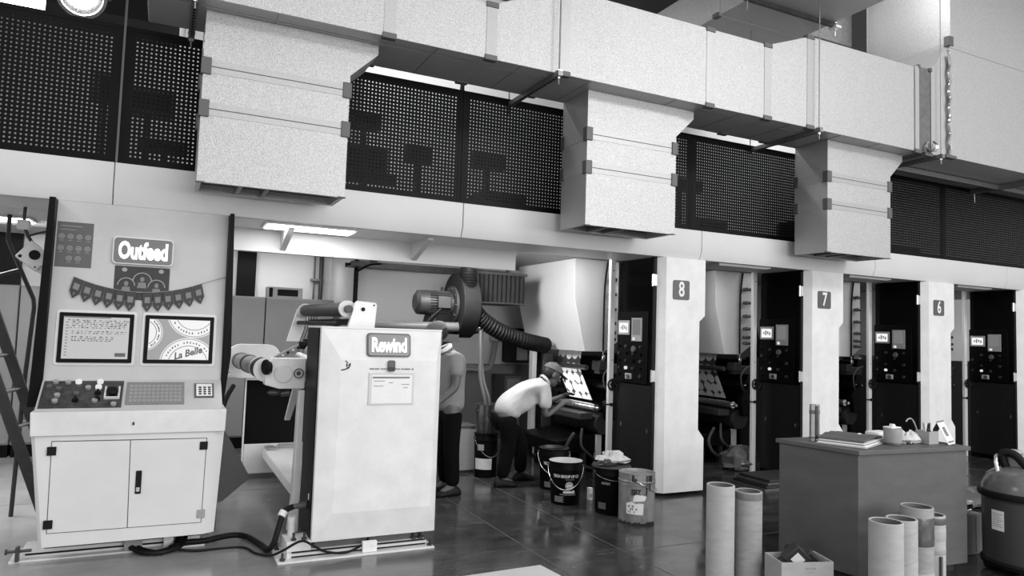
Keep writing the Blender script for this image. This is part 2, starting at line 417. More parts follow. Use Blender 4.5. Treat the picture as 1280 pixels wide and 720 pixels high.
# flexible canvas connector
cn = thing('canvas_connector', 'grey fabric connector strip between main duct and large riser duct', 'connector', (7.38, 5.27, ZB))
MB().box(7.245, 7.31, YF-0.01, YB, ZB-0.01, 4.62).build('flange', 'foiltape', cn)
cb = MB(); pts = []
for k in range(9): pts.append((7.31 + 0.21*k/8, (0.012 if k % 2 else 0.0)))
prof = [(x, YF+0.005+d) for x, d in pts] + [(7.52, YB), (7.31, YB)]
cb.prism(prof, ZB+0.01, 4.63, 'z').build('canvas', mat('connector_canvas', 104, 0.85, nscale=16, namt=0.22), cn, smooth=False)
for q_ in ((7.295, 7.33, YF-0.012, YF+0.03, 4.60, 4.64), (7.50, 7.535, YF-0.012, YF+0.03, 4.60, 4.64), (7.235, 7.34, YF-0.018, YF+0.03, ZB-0.02, ZB+0.02), (7.40, 7.53, YF-0.02, YF+0.03, ZB-0.03, ZB+0.005)):
    MB().box(*q_).build('corner_clip', 'clip', cn)
random.seed(3)
cr = MB()
for k in range(5):
    c0 = Vector((7.46, YF-0.015, ZB+0.07)); a0 = random.random()*6
    cr.tube([c0 + Vector((math.cos(a0+t)*(0.05+0.01*k), -0.012*k, math.sin(a0+t)*(0.055))) for t in [0, .8, 1.6, 2.4, 3.2, 4.0]], 0.006, 5)
cr.build('tape_scrap', 'foilscrap', cn)

# riser duct (large plenum on the right)
rd = thing('riser_duct', 'tall wide foil-clad riser duct in the upper right corner', 'duct', (9, 5.4, ZB))
MB().hexa([(7.83,4.93,ZB),(12.5,4.93,ZB),(12.5,6.0,ZB),(7.83,6.0,ZB),(7.83,4.93,4.95),(12.5,4.93,4.95),(12.5,6.0,4.95),(7.83,6.0,4.95)]).build('plenum', 'foil', rd, bevel=0.005)
MB().box(7.83, 12.5, 4.93, 6.0, 4.95, 6.19).build('riser_section', 'foil', rd, bevel=0.005)
MB().prism([(7.53, ZB), (7.83, ZB), (7.83, 4.95), (7.74, 4.90), (7.63, 4.72), (7.53, 4.64)], YF, 5.9, 'y').build('transition', 'foil', rd)
MB().box(7.825, 12.5, 4.925, 6.0, 4.925, 4.985).box(7.82, 7.83, 4.93, 6.0, 4.90, 5.0).build('joint_tape', 'foiltape', rd)
MB().box(7.79, 7.87, 4.918, 4.98, 4.95, 5.06).build('corner_clip', 'clip', rd)
MB().box(7.72, 7.90, 4.912, 4.98, ZB-0.012, ZB+0.02).build('corner_clip', 'clip', rd)
e = MB(); 
e.tube([(7.80 + 0.012*math.sin(k*1.9), 4.925, ZB+0.02 + k*0.06) for k in range(20)], 0.02, 6)
e.build('tape_edge', 'foilscrap', rd)

# hanging duct outlets
def outlet(x0, x1, label, seed):
    yf, yb, zb, zt = 5.15, 5.575, 2.495, 3.668
    t = thing('duct_outlet', label, 'duct outlet', (x0, 5.36, zb), 'foil-clad duct outlets hanging from the main duct')
    w = x1 - x0; fx = x1 + 0.20
    # body: shaft with a flared shoulder on the right, open below
    outer = [(x0, zb), (x1, zb), (x1, 3.40), (fx, 3.595), (fx, zt), (x0, zt)]
    b = MB()
    A = [(x0, zb), (x1, zb), (x1, 3.40), (fx, 3.595), (fx, zt), (x0, zt)]
    n = len(A)
    F = [b.bm.verts.new((p[0], yf, p[1])) for p in A]; K = [b.bm.verts.new((p[0], yb, p[1])) for p in A]
    b.bm.faces.new(F); b.bm.faces.new(K[::-1])
    for i in range(1, n): b.bm.faces.new([F[i], K[i], K[(i+1) % n], F[(i+1) % n]])
    # rim and recess at the mouth
    i = 0.03
    In = [b.bm.verts.new(p) for p in ((x0+i, yf+i, zb), (x1-i, yf+i, zb), (x1-i, yb-i, zb), (x0+i, yb-i, zb))]
    Up = [b.bm.verts.new(p) for p in ((x0+i, yf+i, zb+0.12), (x1-i, yf+i, zb+0.12), (x1-i, yb-i, zb+0.12), (x0+i, yb-i, zb+0.12))]
    O = [F[0], F[1], K[1], K[0]]
    for k in range(4):
        b.bm.faces.new([O[k], O[(k+1) % 4], In[(k+1) % 4], In[k]]); b.bm.faces.new([In[k], In[(k+1) % 4], Up[(k+1) % 4], Up[k]])
    b.bm.faces.new(Up)
    b.build('body', 'foil', t)
    g = MB()
    for k in range(1, 14): g.box(x0+i+0.004, x1-i-0.004, yf+i+0.004+k*0.026, yf+i+0.008+k*0.026, zb+0.05, zb+0.10)
    g.build('grille', 'galv', t, smooth=False)
    for fx_ in (0.27, 0.45): MB().box(x0+w*fx_, x0+w*fx_+0.03, yf+i, yb-i, zb+0.004, zb+0.055).build('grille_bar', 'galv', t)
    for z in (2.995, 3.285):
        MB().box(x0-0.003, x1+0.003, yf-0.003, yb+0.003, z-0.045, z+0.045).build('seam_tape', 'foiltape', t)
        MB().box(x0-0.004, x1+0.004, yf-0.005, yf, z-0.003, z+0.003).build('seam', 'dgrey', t)
        for xx in (x0, x1):
            for yy in (yf, yb):
                sx_ = -1 if xx == x0 else 1; sy_ = -1 if yy == yf else 1
                xa, xb = sorted((xx + sx_*0.014, xx - sx_*0.05)); ya, yb_ = sorted((yy + sy_*0.014, yy - sy_*0.05))
                MB().box(xa, xb, ya, yb_, z-0.058, z+0.058).build('corner_clip', 'clip', t, bevel=0.004)
    for xa in (x0-0.006, x1-0.05): MB().box(xa, xa+0.056, yf-0.006, yf+0.03, zb-0.003, zb+0.004).build('corner_tab', 'dgrey', t)
    return t
outlet(0.157, 1.144, 'first and leftmost foil-clad duct outlet, hanging right of the outfeed console', 1)
outlet(3.192, 4.148, 'second foil-clad duct outlet, hanging left of pillar 8 with its left side showing', 2)
outlet(6.126, 7.107, 'third foil-clad duct outlet, hanging above pillar 7', 3)

# hangers: slotted channel under the duct with two threaded rods
def hanger(x, label, y0=4.88, y1=5.86):
    t = thing('duct_hanger', label, 'hanger', (x, 5.4, 3.62), 'slotted channel duct hangers')
    c = MB().box(x-0.021, x+0.021, y0, y1, 3.626, 3.666)
    c.build('channel', 'galv', t, smooth=False)
    s = MB()
    k = y0 + 0.05
    while k < y1 - 0.03:
        s.box(x-0.008, x+0.008, k, k+0.028, 3.6245, 3.6275); k += 0.05
    s.build('slot_pattern', 'black', t, smooth=False)
    for yy in (y0+0.03, y1-0.03):
        MB().cyl((x, yy, 3.56), (x, yy, 6.2), 0.0055, n=8).build('threaded_rod', 'galv', t)
        MB().cyl((x, yy, 3.606), (x, yy, 3.626), 0.014, n=6).box(x-0.025, x+0.025, yy-0.025, yy+0.025, 3.666, 3.672).build('nut', 'steel', t)
    return t
hanger(0.08, 'slotted duct hanger beside the first duct outlet at the duct\'s left end', 4.88, 5.66)
hanger(2.76, 'slotted duct hanger just left of the second duct outlet')
hanger(5.72, 'slotted duct hanger just left of the third duct outlet')
hanger(7.62, 'slotted duct hanger under the fabric connector, right of the third outlet')
lc = thing('support_channel', 'long slotted channel running lengthwise under the riser duct', 'channel', (7.6, 5.5, 3.6))
MB().box(7.45, 11.5, 5.43, 5.47, 3.60, 3.66).build('channel', 'galv', lc)
MB().box(9.6, 9.65, 4.95, 5.8, 3.60, 3.66).build('cross_channel', 'galv', lc)
MB().cyl((7.5, 5.45, 3.46), (7.5, 5.45, 3.62), 0.006, n=8).cyl((9.62, 5.75, 3.48), (9.62, 5.75, 3.66), 0.006, n=8).build('threaded_rod', 'steel', lc)

# ceiling ducts seen between main duct and riser
cd = thing('ceiling_duct', 'large foil-clad duct crossing overhead behind the main duct, dark underside', 'duct', (5.6, 6, 5.0))
MB().box(5.15, 6.33, 4.45, 8.84, 5.0, 5.45).build('duct_section', 'foil', cd, bevel=0.005)
for y in (5.75, 7.3): MB().box(5.14, 6.34, y-0.05, y+0.05, 4.995, 5.455).build('joint_tape', 'foiltape', cd)
MB().box(5.12, 5.18, 5.71, 5.79, 4.985, 5.03).build('corner_clip', 'clip', cd)
ch = thing('duct_hanger', 'slotted hanger channel under the overhead crossing duct', 'hanger', (5.7, 5.25, 4.95), 'slotted channel duct hangers')
MB().box(5.05, 6.36, 5.23, 5.27, 4.955, 4.995).build('channel', 'dsteel', ch, smooth=False)
MB().box(6.31, 6.39, 5.20, 5.30, 4.94, 4.965).box(6.335, 6.365, 5.235, 5.265, 4.93, 5.02).build('bracket', 'white', ch)
for xx in (5.09, 6.35): MB().cyl((xx, 5.25, 4.86), (xx, 5.25, 6.2), 0.006, n=8).build('threaded_rod', 'steel', ch)
cd2 = thing('ceiling_duct', 'dark overhead duct next to the riser duct, behind the crossing duct', 'duct', (6.9, 7, 5.3))
MB().box(6.5, 7.75, 6.15, 8.84, 5.35, 5.9).build('duct_section', 'galv', cd2, bevel=0.005)
for y in (6.3, 7.2): MB().box(6.49, 7.76, y-0.012, y+0.012, 5.34, 5.91).build('flange', 'xgrey', cd2)
gd = thing('roof_girder', 'dark roof girder in the upper left corner above the perforated panels', 'girder', (-3, 7.5, 4.2))
MB().box(-6, 0.03, 7.5, 7.9, 4.40, 6.2).build('web', 'black', gd)
MB().box(-6, 0.05, 7.42, 7.98, 4.37, 4.42).build('flange', 'black', gd)
tag(MB().tube([(0.02, 6.6, 2.55), (0.02, 6.6, 6.2)], 0.02, 8, False).build('conduit_pipe', 'white'), 'pale vertical conduit pipe at the left end of the main duct', 'pipe')

# floodlight and linear lamp above the leftmost panel
fd = thing('floodlight', 'bright round floodlight above the far left perforated panel', 'floodlight', (-0.70, 6.35, 4.15))
cc = Vector((-0.70, 6.35, 4.07)); ax = Vector((0.10, -0.85, -0.5)).normalized()
MB().lathe([(0.0, -0.20), (0.06, -0.20), (0.09, -0.12), (0.17, 0.0), (0.175, 0.03), (0.15, 0.03), (0.145, 0.0), (0.0, -0.02)], cc, ax).build('reflector', 'steel', fd)
MB().sphere(cc + ax*0.01, 0.10, (1, 1, 1)).build('bulb', 'flood', fd)
MB().tube([cc + Vector((-0.19, 0, 0)), cc + Vector((-0.19, 0, 0.26)), cc + Vector((0.19, 0, 0.26)), cc + Vector((0.19, 0, 0))], 0.012, 8, False).cyl(cc + Vector((0, 0, 0.26)), cc + Vector((0, 0, 2.13)), 0.012).build('yoke', 'dsteel', fd)
ll = thing('linear_lamp', 'long bright strip lamp at the upper left edge above the perforated panels', 'lamp', (-1.6, 6.4, 4.1))
MB().box(-3.2, -0.95, 6.36, 6.50, 3.93, 4.06).build('diffuser', 'lamp', ll)
MB().box(-3.2, -0.95, 6.34, 6.52, 4.06, 4.10).build('housing', 'cream', ll)
for x in (-2.8, -1.2): MB().cyl((x, 6.43, 4.1), (x, 6.43, 6.2), 0.006, n=8).build('hanger_rod', 'steel', ll)
# ------------------------------------------------------------------ printing units 8, 7, 6, 5
PITCH = 2.045
x0 = 4.50
cab = thing('pillar_cabinet', 'white pillar cabinet marked 8 with black control door, nearest of the row', 'control cabinet', (x0, 5.7, 0), 'numbered pillar cabinets of the press')
poly = [(x0,0.03),(x0+0.505,0.03),(x0+0.505,0.55),(x0+0.43,0.64),(x0+0.43,1.73),(x0+0.50,1.79),(x0+0.50,2.363),(x0,2.363)]
c = MB().prism(poly, 5.70, 5.775, 'y')
c.prism([(x0-0.062,5.775),(x0,5.70),(x0,5.775)], 0.03, 2.363, 'z')
c.build('front_cover', 'worn', cab, bevel=0.003)
MB().box(x0-0.055, x0+0.45, 5.776, 6.40, 0.0, 2.366).build('body', 'black', cab)
MB().box(x0+0.432, x0+0.452, 5.74, 5.776, 0.66, 1.72).build('recess_edge', 'dgrey', cab)
d = MB().box(x0-0.085, x0-0.056, 5.80, 6.385, 1.075, 2.35).build('upper_door', 'gloss', cab, bevel=0.003)
l = MB().box(x0-0.085, x0-0.056, 5.80, 6.385, 0.06, 1.065).build('lower_door', 'speck', cab, bevel=0.003)
MB().box(x0-0.09, x0-0.056, 5.778, 5.798, 0.06, 2.35).build('door_seal', 'rubber', cab)
for z in (2.13, 1.17):
    MB().box(x0-0.10, x0-0.06, 5.775, 5.805, z-0.055, z+0.055).cyl((x0-0.098, 5.79, z-0.06), (x0-0.098, 5.79, z+0.06), 0.011).build('hinge', 'steel', cab)
XP = x0-0.086
MB().box(XP-0.008, XP, 5.865, 6.425-0.03, 1.08, 1.815).build('instrument_plate', 'black', cab, bevel=0.002)
sc = MB().box(XP-0.016, XP-0.006, 6.17, 6.375, 1.575, 1.725).build('touch_screen', 'grey', cab, bevel=0.002)
MB().box(XP-0.0175, XP-0.0155, 6.195, 6.352, 1.597, 1.70).build('display', 'scr2', sc, smooth=False)
sm = MB()
for k in range(4): sm.box(XP-0.0185, XP-0.017, 6.215+0.03*k, 6.233+0.03*k, 1.625+0.012*(k % 2), 1.66+0.01*(k % 3))
sm.build('screen_text', 'midink', sc, smooth=False)
kb = MB().box(XP-0.018, XP-0.006, 5.955, 6.13, 1.51, 1.75).build('keypad_unit', 'grey', cab, bevel=0.002)
MB().box(XP-0.0195, XP-0.0175, 5.975, 6.11, 1.575, 1.735).build('display', 'scrgrey', kb, smooth=False)
MB().box(XP-0.021, XP-0.0175, 6.07, 6.105, 1.52, 1.55).build('key', 'button', kb, smooth=False)
for r_ in range(5):
    for k in range(4):
        y = 6.345 - 0.125*k; z = 1.455 - 0.075*r_
        if r_ == 4 and k in (1, 2): continue
        MB().cyl((XP-0.008, y, z), (XP-0.028, y, z), 0.017 if (r_ + k) % 3 else 0.012, n=12).build('push_button', 'button' if (r_, k) == (3, 1) else ('xgrey' if (r_*3+k) % 2 else 'black'), cab)
ks = MB().box(XP-0.03, XP-0.006, 6.12, 6.215, 1.115, 1.175).build('key_switch', 'grey', cab, bevel=0.004)
MB().cyl((XP-0.03, 6.15, 1.145), (XP-0.045, 6.15, 1.145), 0.022, n=12).build('knob', 'steel', ks)
MB().lathe([(0, 0.03), (0.03, 0.03), (0.034, 0.015), (0.026, 0), (0, 0)], (XP-0.006, 6.08, 1.43), (-1, 0, 0), 12).build('selector', 'dgrey', cab)
MB().box(XP-0.02, XP, 5.84, 5.85, 0.60, 0.64).box(XP-0.02, XP, 6.28, 6.29, 0.62, 0.66).build('door_latch', 'steel', cab)

# guide post with handwheel just behind the control door
po = thing('guide_post', 'slim pale guide post with black handwheel beside pillar 8\'s control door', 'post', (4.345, 6.43, 0), 'slim guide posts of the printing units')
MB().box(4.31, 4.37, 6.40, 6.44, 0.0, 2.42).build('post', 'cream', po, bevel=0.004)
hw = MB()
hw.lathe([(0.055 + 0.010*math.cos(a), 0.010*math.sin(a)) for a in [2*PI*i/8 for i in range(8)]], (4.35, 6.375, 1.04), (-0.2, -1, 0), 20, closed=True)
hw.cyl((4.35, 6.37, 1.04), (4.34, 6.40, 1.04), 0.014).box(4.335, 4.365, 6.372, 6.38, 0.99, 1.09)
hw.build('handwheel', 'rubber', po)
MB().cyl((4.34, 6.385, 0.83), (4.25, 6.40, 0.83), 0.008).cyl((4.34, 6.37, 0.83), (4.34, 6.41, 0.83), 0.016).build('lever', 'rubber', po)
MB().cyl((4.345, 6.398, 2.26), (4.345, 6.394, 2.26), 0.008, n=8).cyl((4.345, 6.398, 1.3), (4.345, 6.394, 1.3), 0.006, n=8).build('bolt', 'dsteel', po)

# far-side frame post
fp = thing('frame_post', 'pale far side frame post behind the print deck of unit 8', 'post', (4.35, 8.2, 0), 'far side frame posts')
MB().box(4.315, 4.375, 8.15, 8.25, 0, 1.40).build('post', 'cream', fp, bevel=0.005)
MB().box(4.30, 4.39, 8.13, 8.27, 0, 0.03).build('foot', 'dgrey', fp, bevel=0.003)
MB().cyl((4.345, 8.14, 1.36), (4.345, 8.15, 1.36), 0.03, n=12).build('bolt', 'dgrey', fp)

# drying hood
dh = thing('drying_hood', 'white drying hood with slanted lower side, between blower and pillar 8', 'drying hood', (4.13, 6.85, 1.37), 'white drying hoods of the printing units')
MB().prism([(4.13,1.98),(4.285,1.375),(4.545,1.375),(4.72,1.49),(4.72,2.415),(4.13,2.415)], 6.85, 8.25, 'y').build('housing', 'cream', dh, bevel=0.004)
MB().tube([(4.56, 6.835, 2.41), (4.53, 6.835, 2.20), (4.518, 6.835, 1.95), (4.518, 6.835, 1.38)], 0.011, 8).build('cable', 'rubber', dh)
MB().sphere((4.515, 6.82, 1.30), 0.022, (1, 0.6, 1.5)).cyl((4.515, 6.83, 1.38), (4.515, 6.83, 1.32), 0.006).build('pull_knob', 'steel', dh)
for k, z in enumerate((2.20, 2.03, 1.86, 1.70, 1.595, 1.52)):
    pv = MB().cyl((4.60, 6.85, z), (4.60, 6.80, z), 0.022, n=12).cyl((4.60, 6.815, z), (4.66, 6.80, z), 0.020, n=12)
    pv.sphere((4.595, 6.80, z), 0.026).build('air_fitting', 'dgrey', dh)

# print deck: web, rollers, frames
pk = thing('print_deck', 'dark print deck of unit 8 with patterned web lit bright over its roller', 'print deck', (4.5, 7.0, 0), 'print decks of the printing units')
def film(a, b, c, d, t=0.003):
    n = (Vector(b)-Vector(a)).cross(Vector(d)-Vector(a)).normalized()*t
    return MB().hexa([Vector(q)-n for q in (a, b, c, d)] + [Vector(q) for q in (a, b, c, d)])
def web_mat(name, hi, lo):
    m = bpy.data.materials.new(name); m.use_nodes = True; nt = m.node_tree; b = nt.nodes['Principled BSDF']
    tc = nt.nodes.new('ShaderNodeTexCoord'); mp = nt.nodes.new('ShaderNodeMapping'); mp.inputs['Scale'].default_value = (7.5, 7.5, 7.5); mp.inputs['Rotation'].default_value = (0, R(27), 0)
    nt.links.new(tc.outputs['Object'], mp.inputs['Vector'])
    v = nt.nodes.new('ShaderNodeTexVoronoi'); v.inputs['Scale'].default_value = 1.0; v.inputs['Randomness'].default_value = 0.25
    nt.links.new(mp.outputs['Vector'], v.inputs['Vector'])
    r = nt.nodes.new('ShaderNodeValToRGB'); e = r.color_ramp.elements
    e[0].position = 0.50; e[1].position = 0.56; e[0].color = (lin(hi),)*3 + (1,); e[1].color = (lin(lo),)*3 + (1,)
    nt.links.new(v.outputs['Distance'], r.inputs['Fac']); nt.links.new(r.outputs['Color'], b.inputs['Base Color'])
    b.inputs['Roughness'].default_value = 0.3
    return m
M['web'] = web_mat('printed_film_circles', 235, 60)
film((4.40, 7.15, 1.185), (4.40, 7.67, 1.185), (4.575, 7.65, 0.80), (4.575, 7.13, 0.80)).build('printed_web', 'web', pk, smooth=False)
film((4.43, 7.15, 1.39), (4.43, 7.67, 1.39), (4.40, 7.67, 1.185), (4.40, 7.15, 1.185)).build('upper_web', 'web', pk, smooth=False)
MB().cyl((4.375, 6.95, 1.19), (4.375, 7.85, 1.19), 0.03).build('guide_roller', 'dsteel', pk)
MB().cyl((4.50, 6.92, 0.735), (4.50, 7.80, 0.735), 0.042).cyl((4.50, 6.86, 0.735), (4.50, 6.92, 0.735), 0.02).build('impression_roller', 'steel', pk)
MB().box(4.30, 4.47, 6.95, 7.85, 0.60, 0.675).build('doctor_blade', 'dsteel', pk, bevel=0.006)
MB().cyl((4.62, 6.92, 0.55), (4.62, 7.9, 0.55), 0.12, n=28).build('plate_cylinder', 'xgrey', pk)
MB().prism([(4.66, 0.0), (5.5, 0.0), (5.5, 1.34), (4.80, 1.34), (4.74, 0.95), (4.66, 0.80)], 6.95, 7.02, 'y').build('side_frame', 'black', pk, bevel=0.006)
MB().prism([(4.66, 0.0), (5.5, 0.0), (5.5, 1.34), (4.80, 1.34), (4.74, 0.95), (4.66, 0.80)], 7.90, 7.97, 'y').build('side_frame', 'black', pk, bevel=0.006)
MB().box(4.86, 5.45, 7.02, 7.90, 0.05, 1.30).build('inner_housing', 'black', pk, bevel=0.01)
MB().box(4.52, 4.82, 6.90, 7.02, 1.12, 1.23).box(4.50, 4.60, 6.88, 7.04, 1.16, 1.27).build('bearing_block', 'xgrey', pk, bevel=0.008)
MB().cyl((4.66, 6.86, 0.98), (4.66, 7.95, 0.98), 0.055).cyl((4.66, 6.80, 0.98), (4.66, 6.86, 0.98), 0.03).build('ink_roller', 'black', pk)
MB().cyl((4.60, 6.84, 0.985), (4.74, 6.84, 0.98), 0.014).build('lock_pin', 'steel', pk)
MB().box(4.60, 4.76, 6.86, 6.95, 0.60, 0.82).build('gear_case', 'black', pk, bevel=0.01)
MB().prism([(4.02, 0.22), (4.55, 0.22), (4.55, 0.42), (4.02, 0.36)], 7.0, 7.9, 'y').build('ink_tray', 'black', pk, bevel=0.008)
for xa in (4.1, 4.4):
    for ya in (7.05, 7.8): MB().box(xa, xa+0.06, ya, ya+0.06, 0, 0.22).build('tray_leg', 'xgrey', pk)
MB().tube([(4.82, 6.88, 1.24), (4.62, 6.80, 1.22), (4.50, 6.78, 1.12), (4.52, 6.79, 0.98), (4.60, 6.83, 0.92)], 0.008, 6).build('air_hose', 'dgrey', pk)
MB().tube([(4.25, 6.98, 0.45), (4.12, 6.93, 0.30), (4.2, 6.9, 0.14), (4.5, 6.9, 0.05)], 0.02, 8).tube([(4.35, 6.97, 0.50), (4.3, 6.9, 0.32), (4.42, 6.88, 0.2), (4.6, 6.9, 0.06)], 0.016, 8).build('ink_hose', 'xgrey', pk)
MB().box(4.55, 4.62, 6.98, 7.03, 0.0, 0.42).build('leg_plate', 'cream', pk)

names = {1: '7', 2: '6', 3: '5'}
labs = {
 1: ('white pillar cabinet marked 7 with black control door', 'slim pale guide post with black handwheel beside pillar 7\'s control door', 'pale far side frame post behind the print deck of unit 7',
     'white drying hood in the bay between pillars 8 and 7', 'dark print deck in the bay between pillars 8 and 7'),
 2: ('white pillar cabinet marked 6 with black control door, behind the desk', 'slim pale guide post with black handwheel beside pillar 6\'s control door', 'pale far side frame post behind the print deck of unit 6',
     'white drying hood in the narrow bay between pillars 7 and 6', 'dark print deck in the bay between pillars 7 and 6'),
 3: ('unnumbered white pillar cabinet at the right edge of the picture', 'slim pale guide post just right of pillar 6', 'pale far side frame post in the bay right of pillar 6',
     'white drying hood in the bay right of pillar 6', 'dark print deck in the bay right of pillar 6')}
roots = [cab]
for k in (1, 2, 3):
    off = (PITCH*k, 0, 0)
    for src, lb in zip((cab, po, fp, dh, pk), labs[k]):
        r = dup(src, off=off, label=lb)
        if src is cab: roots.append(r)
for r, num in zip(roots[:3], '876'):
    xx = r.location.x
    pl = MB().prism(rrect(xx+0.185, 2.04, 0.205, 0.195, 0.02), 5.692, 5.70, 'y').build('number_plate', 'plate', r)
    text('numeral', num, 0.21, 'paper', pl, (xx+0.185, 5.691, 2.04), bold=0.004, sx=0.72)
# plastic film left on the cover of pillar 7
rg = MB()
for k in range(5):
    pass
# ink and rag litter at the foot of the far units
def lump(name, c, r, sc, m, label, cat, seed, group=None, amp=0.25):
    random.seed(seed)
    b = MB().sphere((0, 0, 0), r, sc, 14, 9)
    for v in b.bm.verts:
        k = 1 + amp*(random.random()-0.5)*2
        v.co *= k
        if v.co.z < 0: v.co.z *= 0.25
    zmin = min(v.co.z for v in b.bm.verts)
    o = obj(name, b.mesh(name), m, None); o.location = (c[0], c[1], c[2]-zmin)
    return tag(o, label, cat, group)
lump('wrap_heap', (6.35, 6.6, 0), 0.20, (1.2, 0.9, 1.0), 'film', 'crumpled heap of clear film by the post left of pillar 7\'s door', 'plastic wrap', 5)
lump('rag_heap', (10.15, 5.1, 0), 0.38, (1.4, 0.9, 0.28), 'xgrey', 'low dark heap of cloth on the floor behind the desk\'s right end', 'rags', 8)
st = thing('sheet_stack', 'low stack of dark grey sheets on the floor at the foot of pillar 7', 'sheets', (6.0, 5.8, 0))
for k in range(4): MB().box(5.70+0.02*k, 6.30+0.03*(k % 2), 5.55, 6.05-0.02*k, 0.03*k, 0.03*k+0.022).build('sheet', 'xgrey' if k % 2 else 'dgrey', st)
# ------------------------------------------------------------------ outfeed console
def loft(b, A, B):
    a = [b.bm.verts.new(p) for p in A]; c = [b.bm.verts.new(p) for p in B]; n = len(a)
    b.bm.faces.new(a[::-1]); b.bm.faces.new(c)
    for i in range(n): b.bm.faces.new([a[i], a[(i+1) % n], c[(i+1) % n], c[i]])
    return b
con = thing('outfeed_console', 'tall white operator console with two screens and a lit Outfeed sign', 'control console', (-0.13, 5.6, 0))
def ring(xl, xr, z): return [(xl+0.022, 5.335, z), (xr-0.075, 5.335, z), (xr, 5.375, z), (xr, 5.95, z), (xl, 5.95, z), (xl, 5.36, z)]
loft(MB(), ring(-0.612, 0.405, 0.125), ring(-0.690, 0.436, 0.82)).build('cabinet_body', 'cream', con, bevel=0.003)
b = MB(); loft(b, [(-0.692, 5.318, 0.815), (0.436, 5.318, 0.815), (0.436, 5.95, 0.815), (-0.692, 5.95, 0.815)], [(-0.697, 5.305, 0.968), (0.438, 5.305, 0.968), (0.438, 5.95, 0.968), (-0.697, 5.95, 0.968)])
b.build('ledge', 'worn', con, bevel=0.006)
def door(pts, name, hx):
    MB().prism(pts, 5.329, 5.336, 'y').build(name, 'cream', con, bevel=0.001)
door([(-0.566, 0.215), (-0.126, 0.212), (-0.139, 0.772), (-0.572, 0.778)], 'door', 0)
dr = MB().prism([(-0.121, 0.212), (0.315, 0.209), (0.322, 0.768), (-0.134, 0.772)], 5.329, 5.336, 'y').build('door', 'cream', con, bevel=0.001)
h = MB().box(-0.093, -0.058, 5.322, 5.330, 0.425, 0.575).build('handle', 'rubber', dr, bevel=0.004)
MB().box(-0.087, -0.066, 5.316, 5.323, 0.440, 0.468).build('lock', 'steel', h, bevel=0.002)
for p in ([(-0.571, 0.210), (0.320, 0.204), (0.327, 0.773), (-0.577, 0.784)],):
    MB().prism(p, 5.3345, 5.3352, 'y').build('door_gap', 'dgrey', con, smooth=False)
for x, z in ((-0.570, 0.722), (-0.563, 0.268), (0.308, 0.722), (0.314, 0.266)):
    MB().box(x-0.026, x+0.024, 5.321, 5.335, z-0.027, z+0.027).build('hinge', 'rubber' if (x, z) != (0.314, 0.266) else 'grey', con, bevel=0.003)
MB().box(-0.13, -0.12, 5.30, 5.304, 0.875, 0.895).build('keyhole', 'rubber', con)
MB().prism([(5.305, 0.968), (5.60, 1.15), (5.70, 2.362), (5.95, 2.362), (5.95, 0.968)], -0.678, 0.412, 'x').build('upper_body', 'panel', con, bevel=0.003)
MB().prism([(-0.755, 0.97), (-0.679, 0.97), (-0.679, 2.364), (-0.715, 2.364), (-0.745, 1.25)], 5.59, 5.93, 'y').build('side_post', 'black', con, bevel=0.004)
MB().prism([(0.413, 0.99), (0.437, 0.985), (0.470, 1.33), (0.440, 2.364), (0.413, 2.364)], 5.58, 5.93, 'y').build('side_post', 'black', con, bevel=0.004)

def pany(z): return 5.60 + (z - 1.15)*0.1/1.212
def onp(b):
    for v in b.bm.verts: v.co.y += pany(v.co.z)
    return b
def onpm(o, par):
    off = root_loc(par)
    for v in o.data.vertices: v.co.y += pany(v.co.z + off.z)
    return o
def monitor(xa, xb, za, zb, name):
    m = onp(MB().prism(rrect((xa+xb)/2, (za+zb)/2, xb-xa+0.035, zb-za+0.035, 0.02), -0.006, 0.001, 'y')).build(name, 'cream', con)
    onp(MB().prism(rrect((xa+xb)/2, (za+zb)/2, xb-xa, zb-za, 0.006), -0.016, -0.005, 'y')).build('bezel', 'black', m)
    onp(MB().box(xa+0.026, xb-0.026, -0.0175, -0.0155, za+0.026, zb-0.026)).build('screen', 'scr', m, smooth=False)
    return m
m1 = monitor(-0.612, -0.170, 1.263, 1.598, 'monitor')
random.seed(11)
t_ = MB()
for r_ in range(12):
    z = 1.545 - r_*0.0125
    if r_ in (5, 8): continue
    x = -0.535 if r_ % 4 else -0.56
    while x < -0.215 - (0.07 if r_ > 8 else 0):
        w = random.choice((0.006, 0.011, 0.017))
        t_.box(x, x+w, -0.0182, -0.0172, z, z + random.choice((0.004, 0.006))); x += w + random.choice((0.006, 0.012, 0.02))
for r_ in range(12): t_.box(-0.572, -0.558, -0.0182, -0.0172, 1.53-0.02*r_, 1.534-0.02*r_)
t_.box(-0.585, -0.31, -0.0182, -0.0172, 1.565, 1.570)
onp(t_).build('screen_text', 'ink', m1, smooth=False)
onp(MB().box(-0.275, -0.21, -0.0182, -0.0172, 1.305, 1.33)).build('screen_button', 'plate', m1, smooth=False)
m2 = monitor(-0.100, 0.345, 1.263, 1.598, 'monitor')
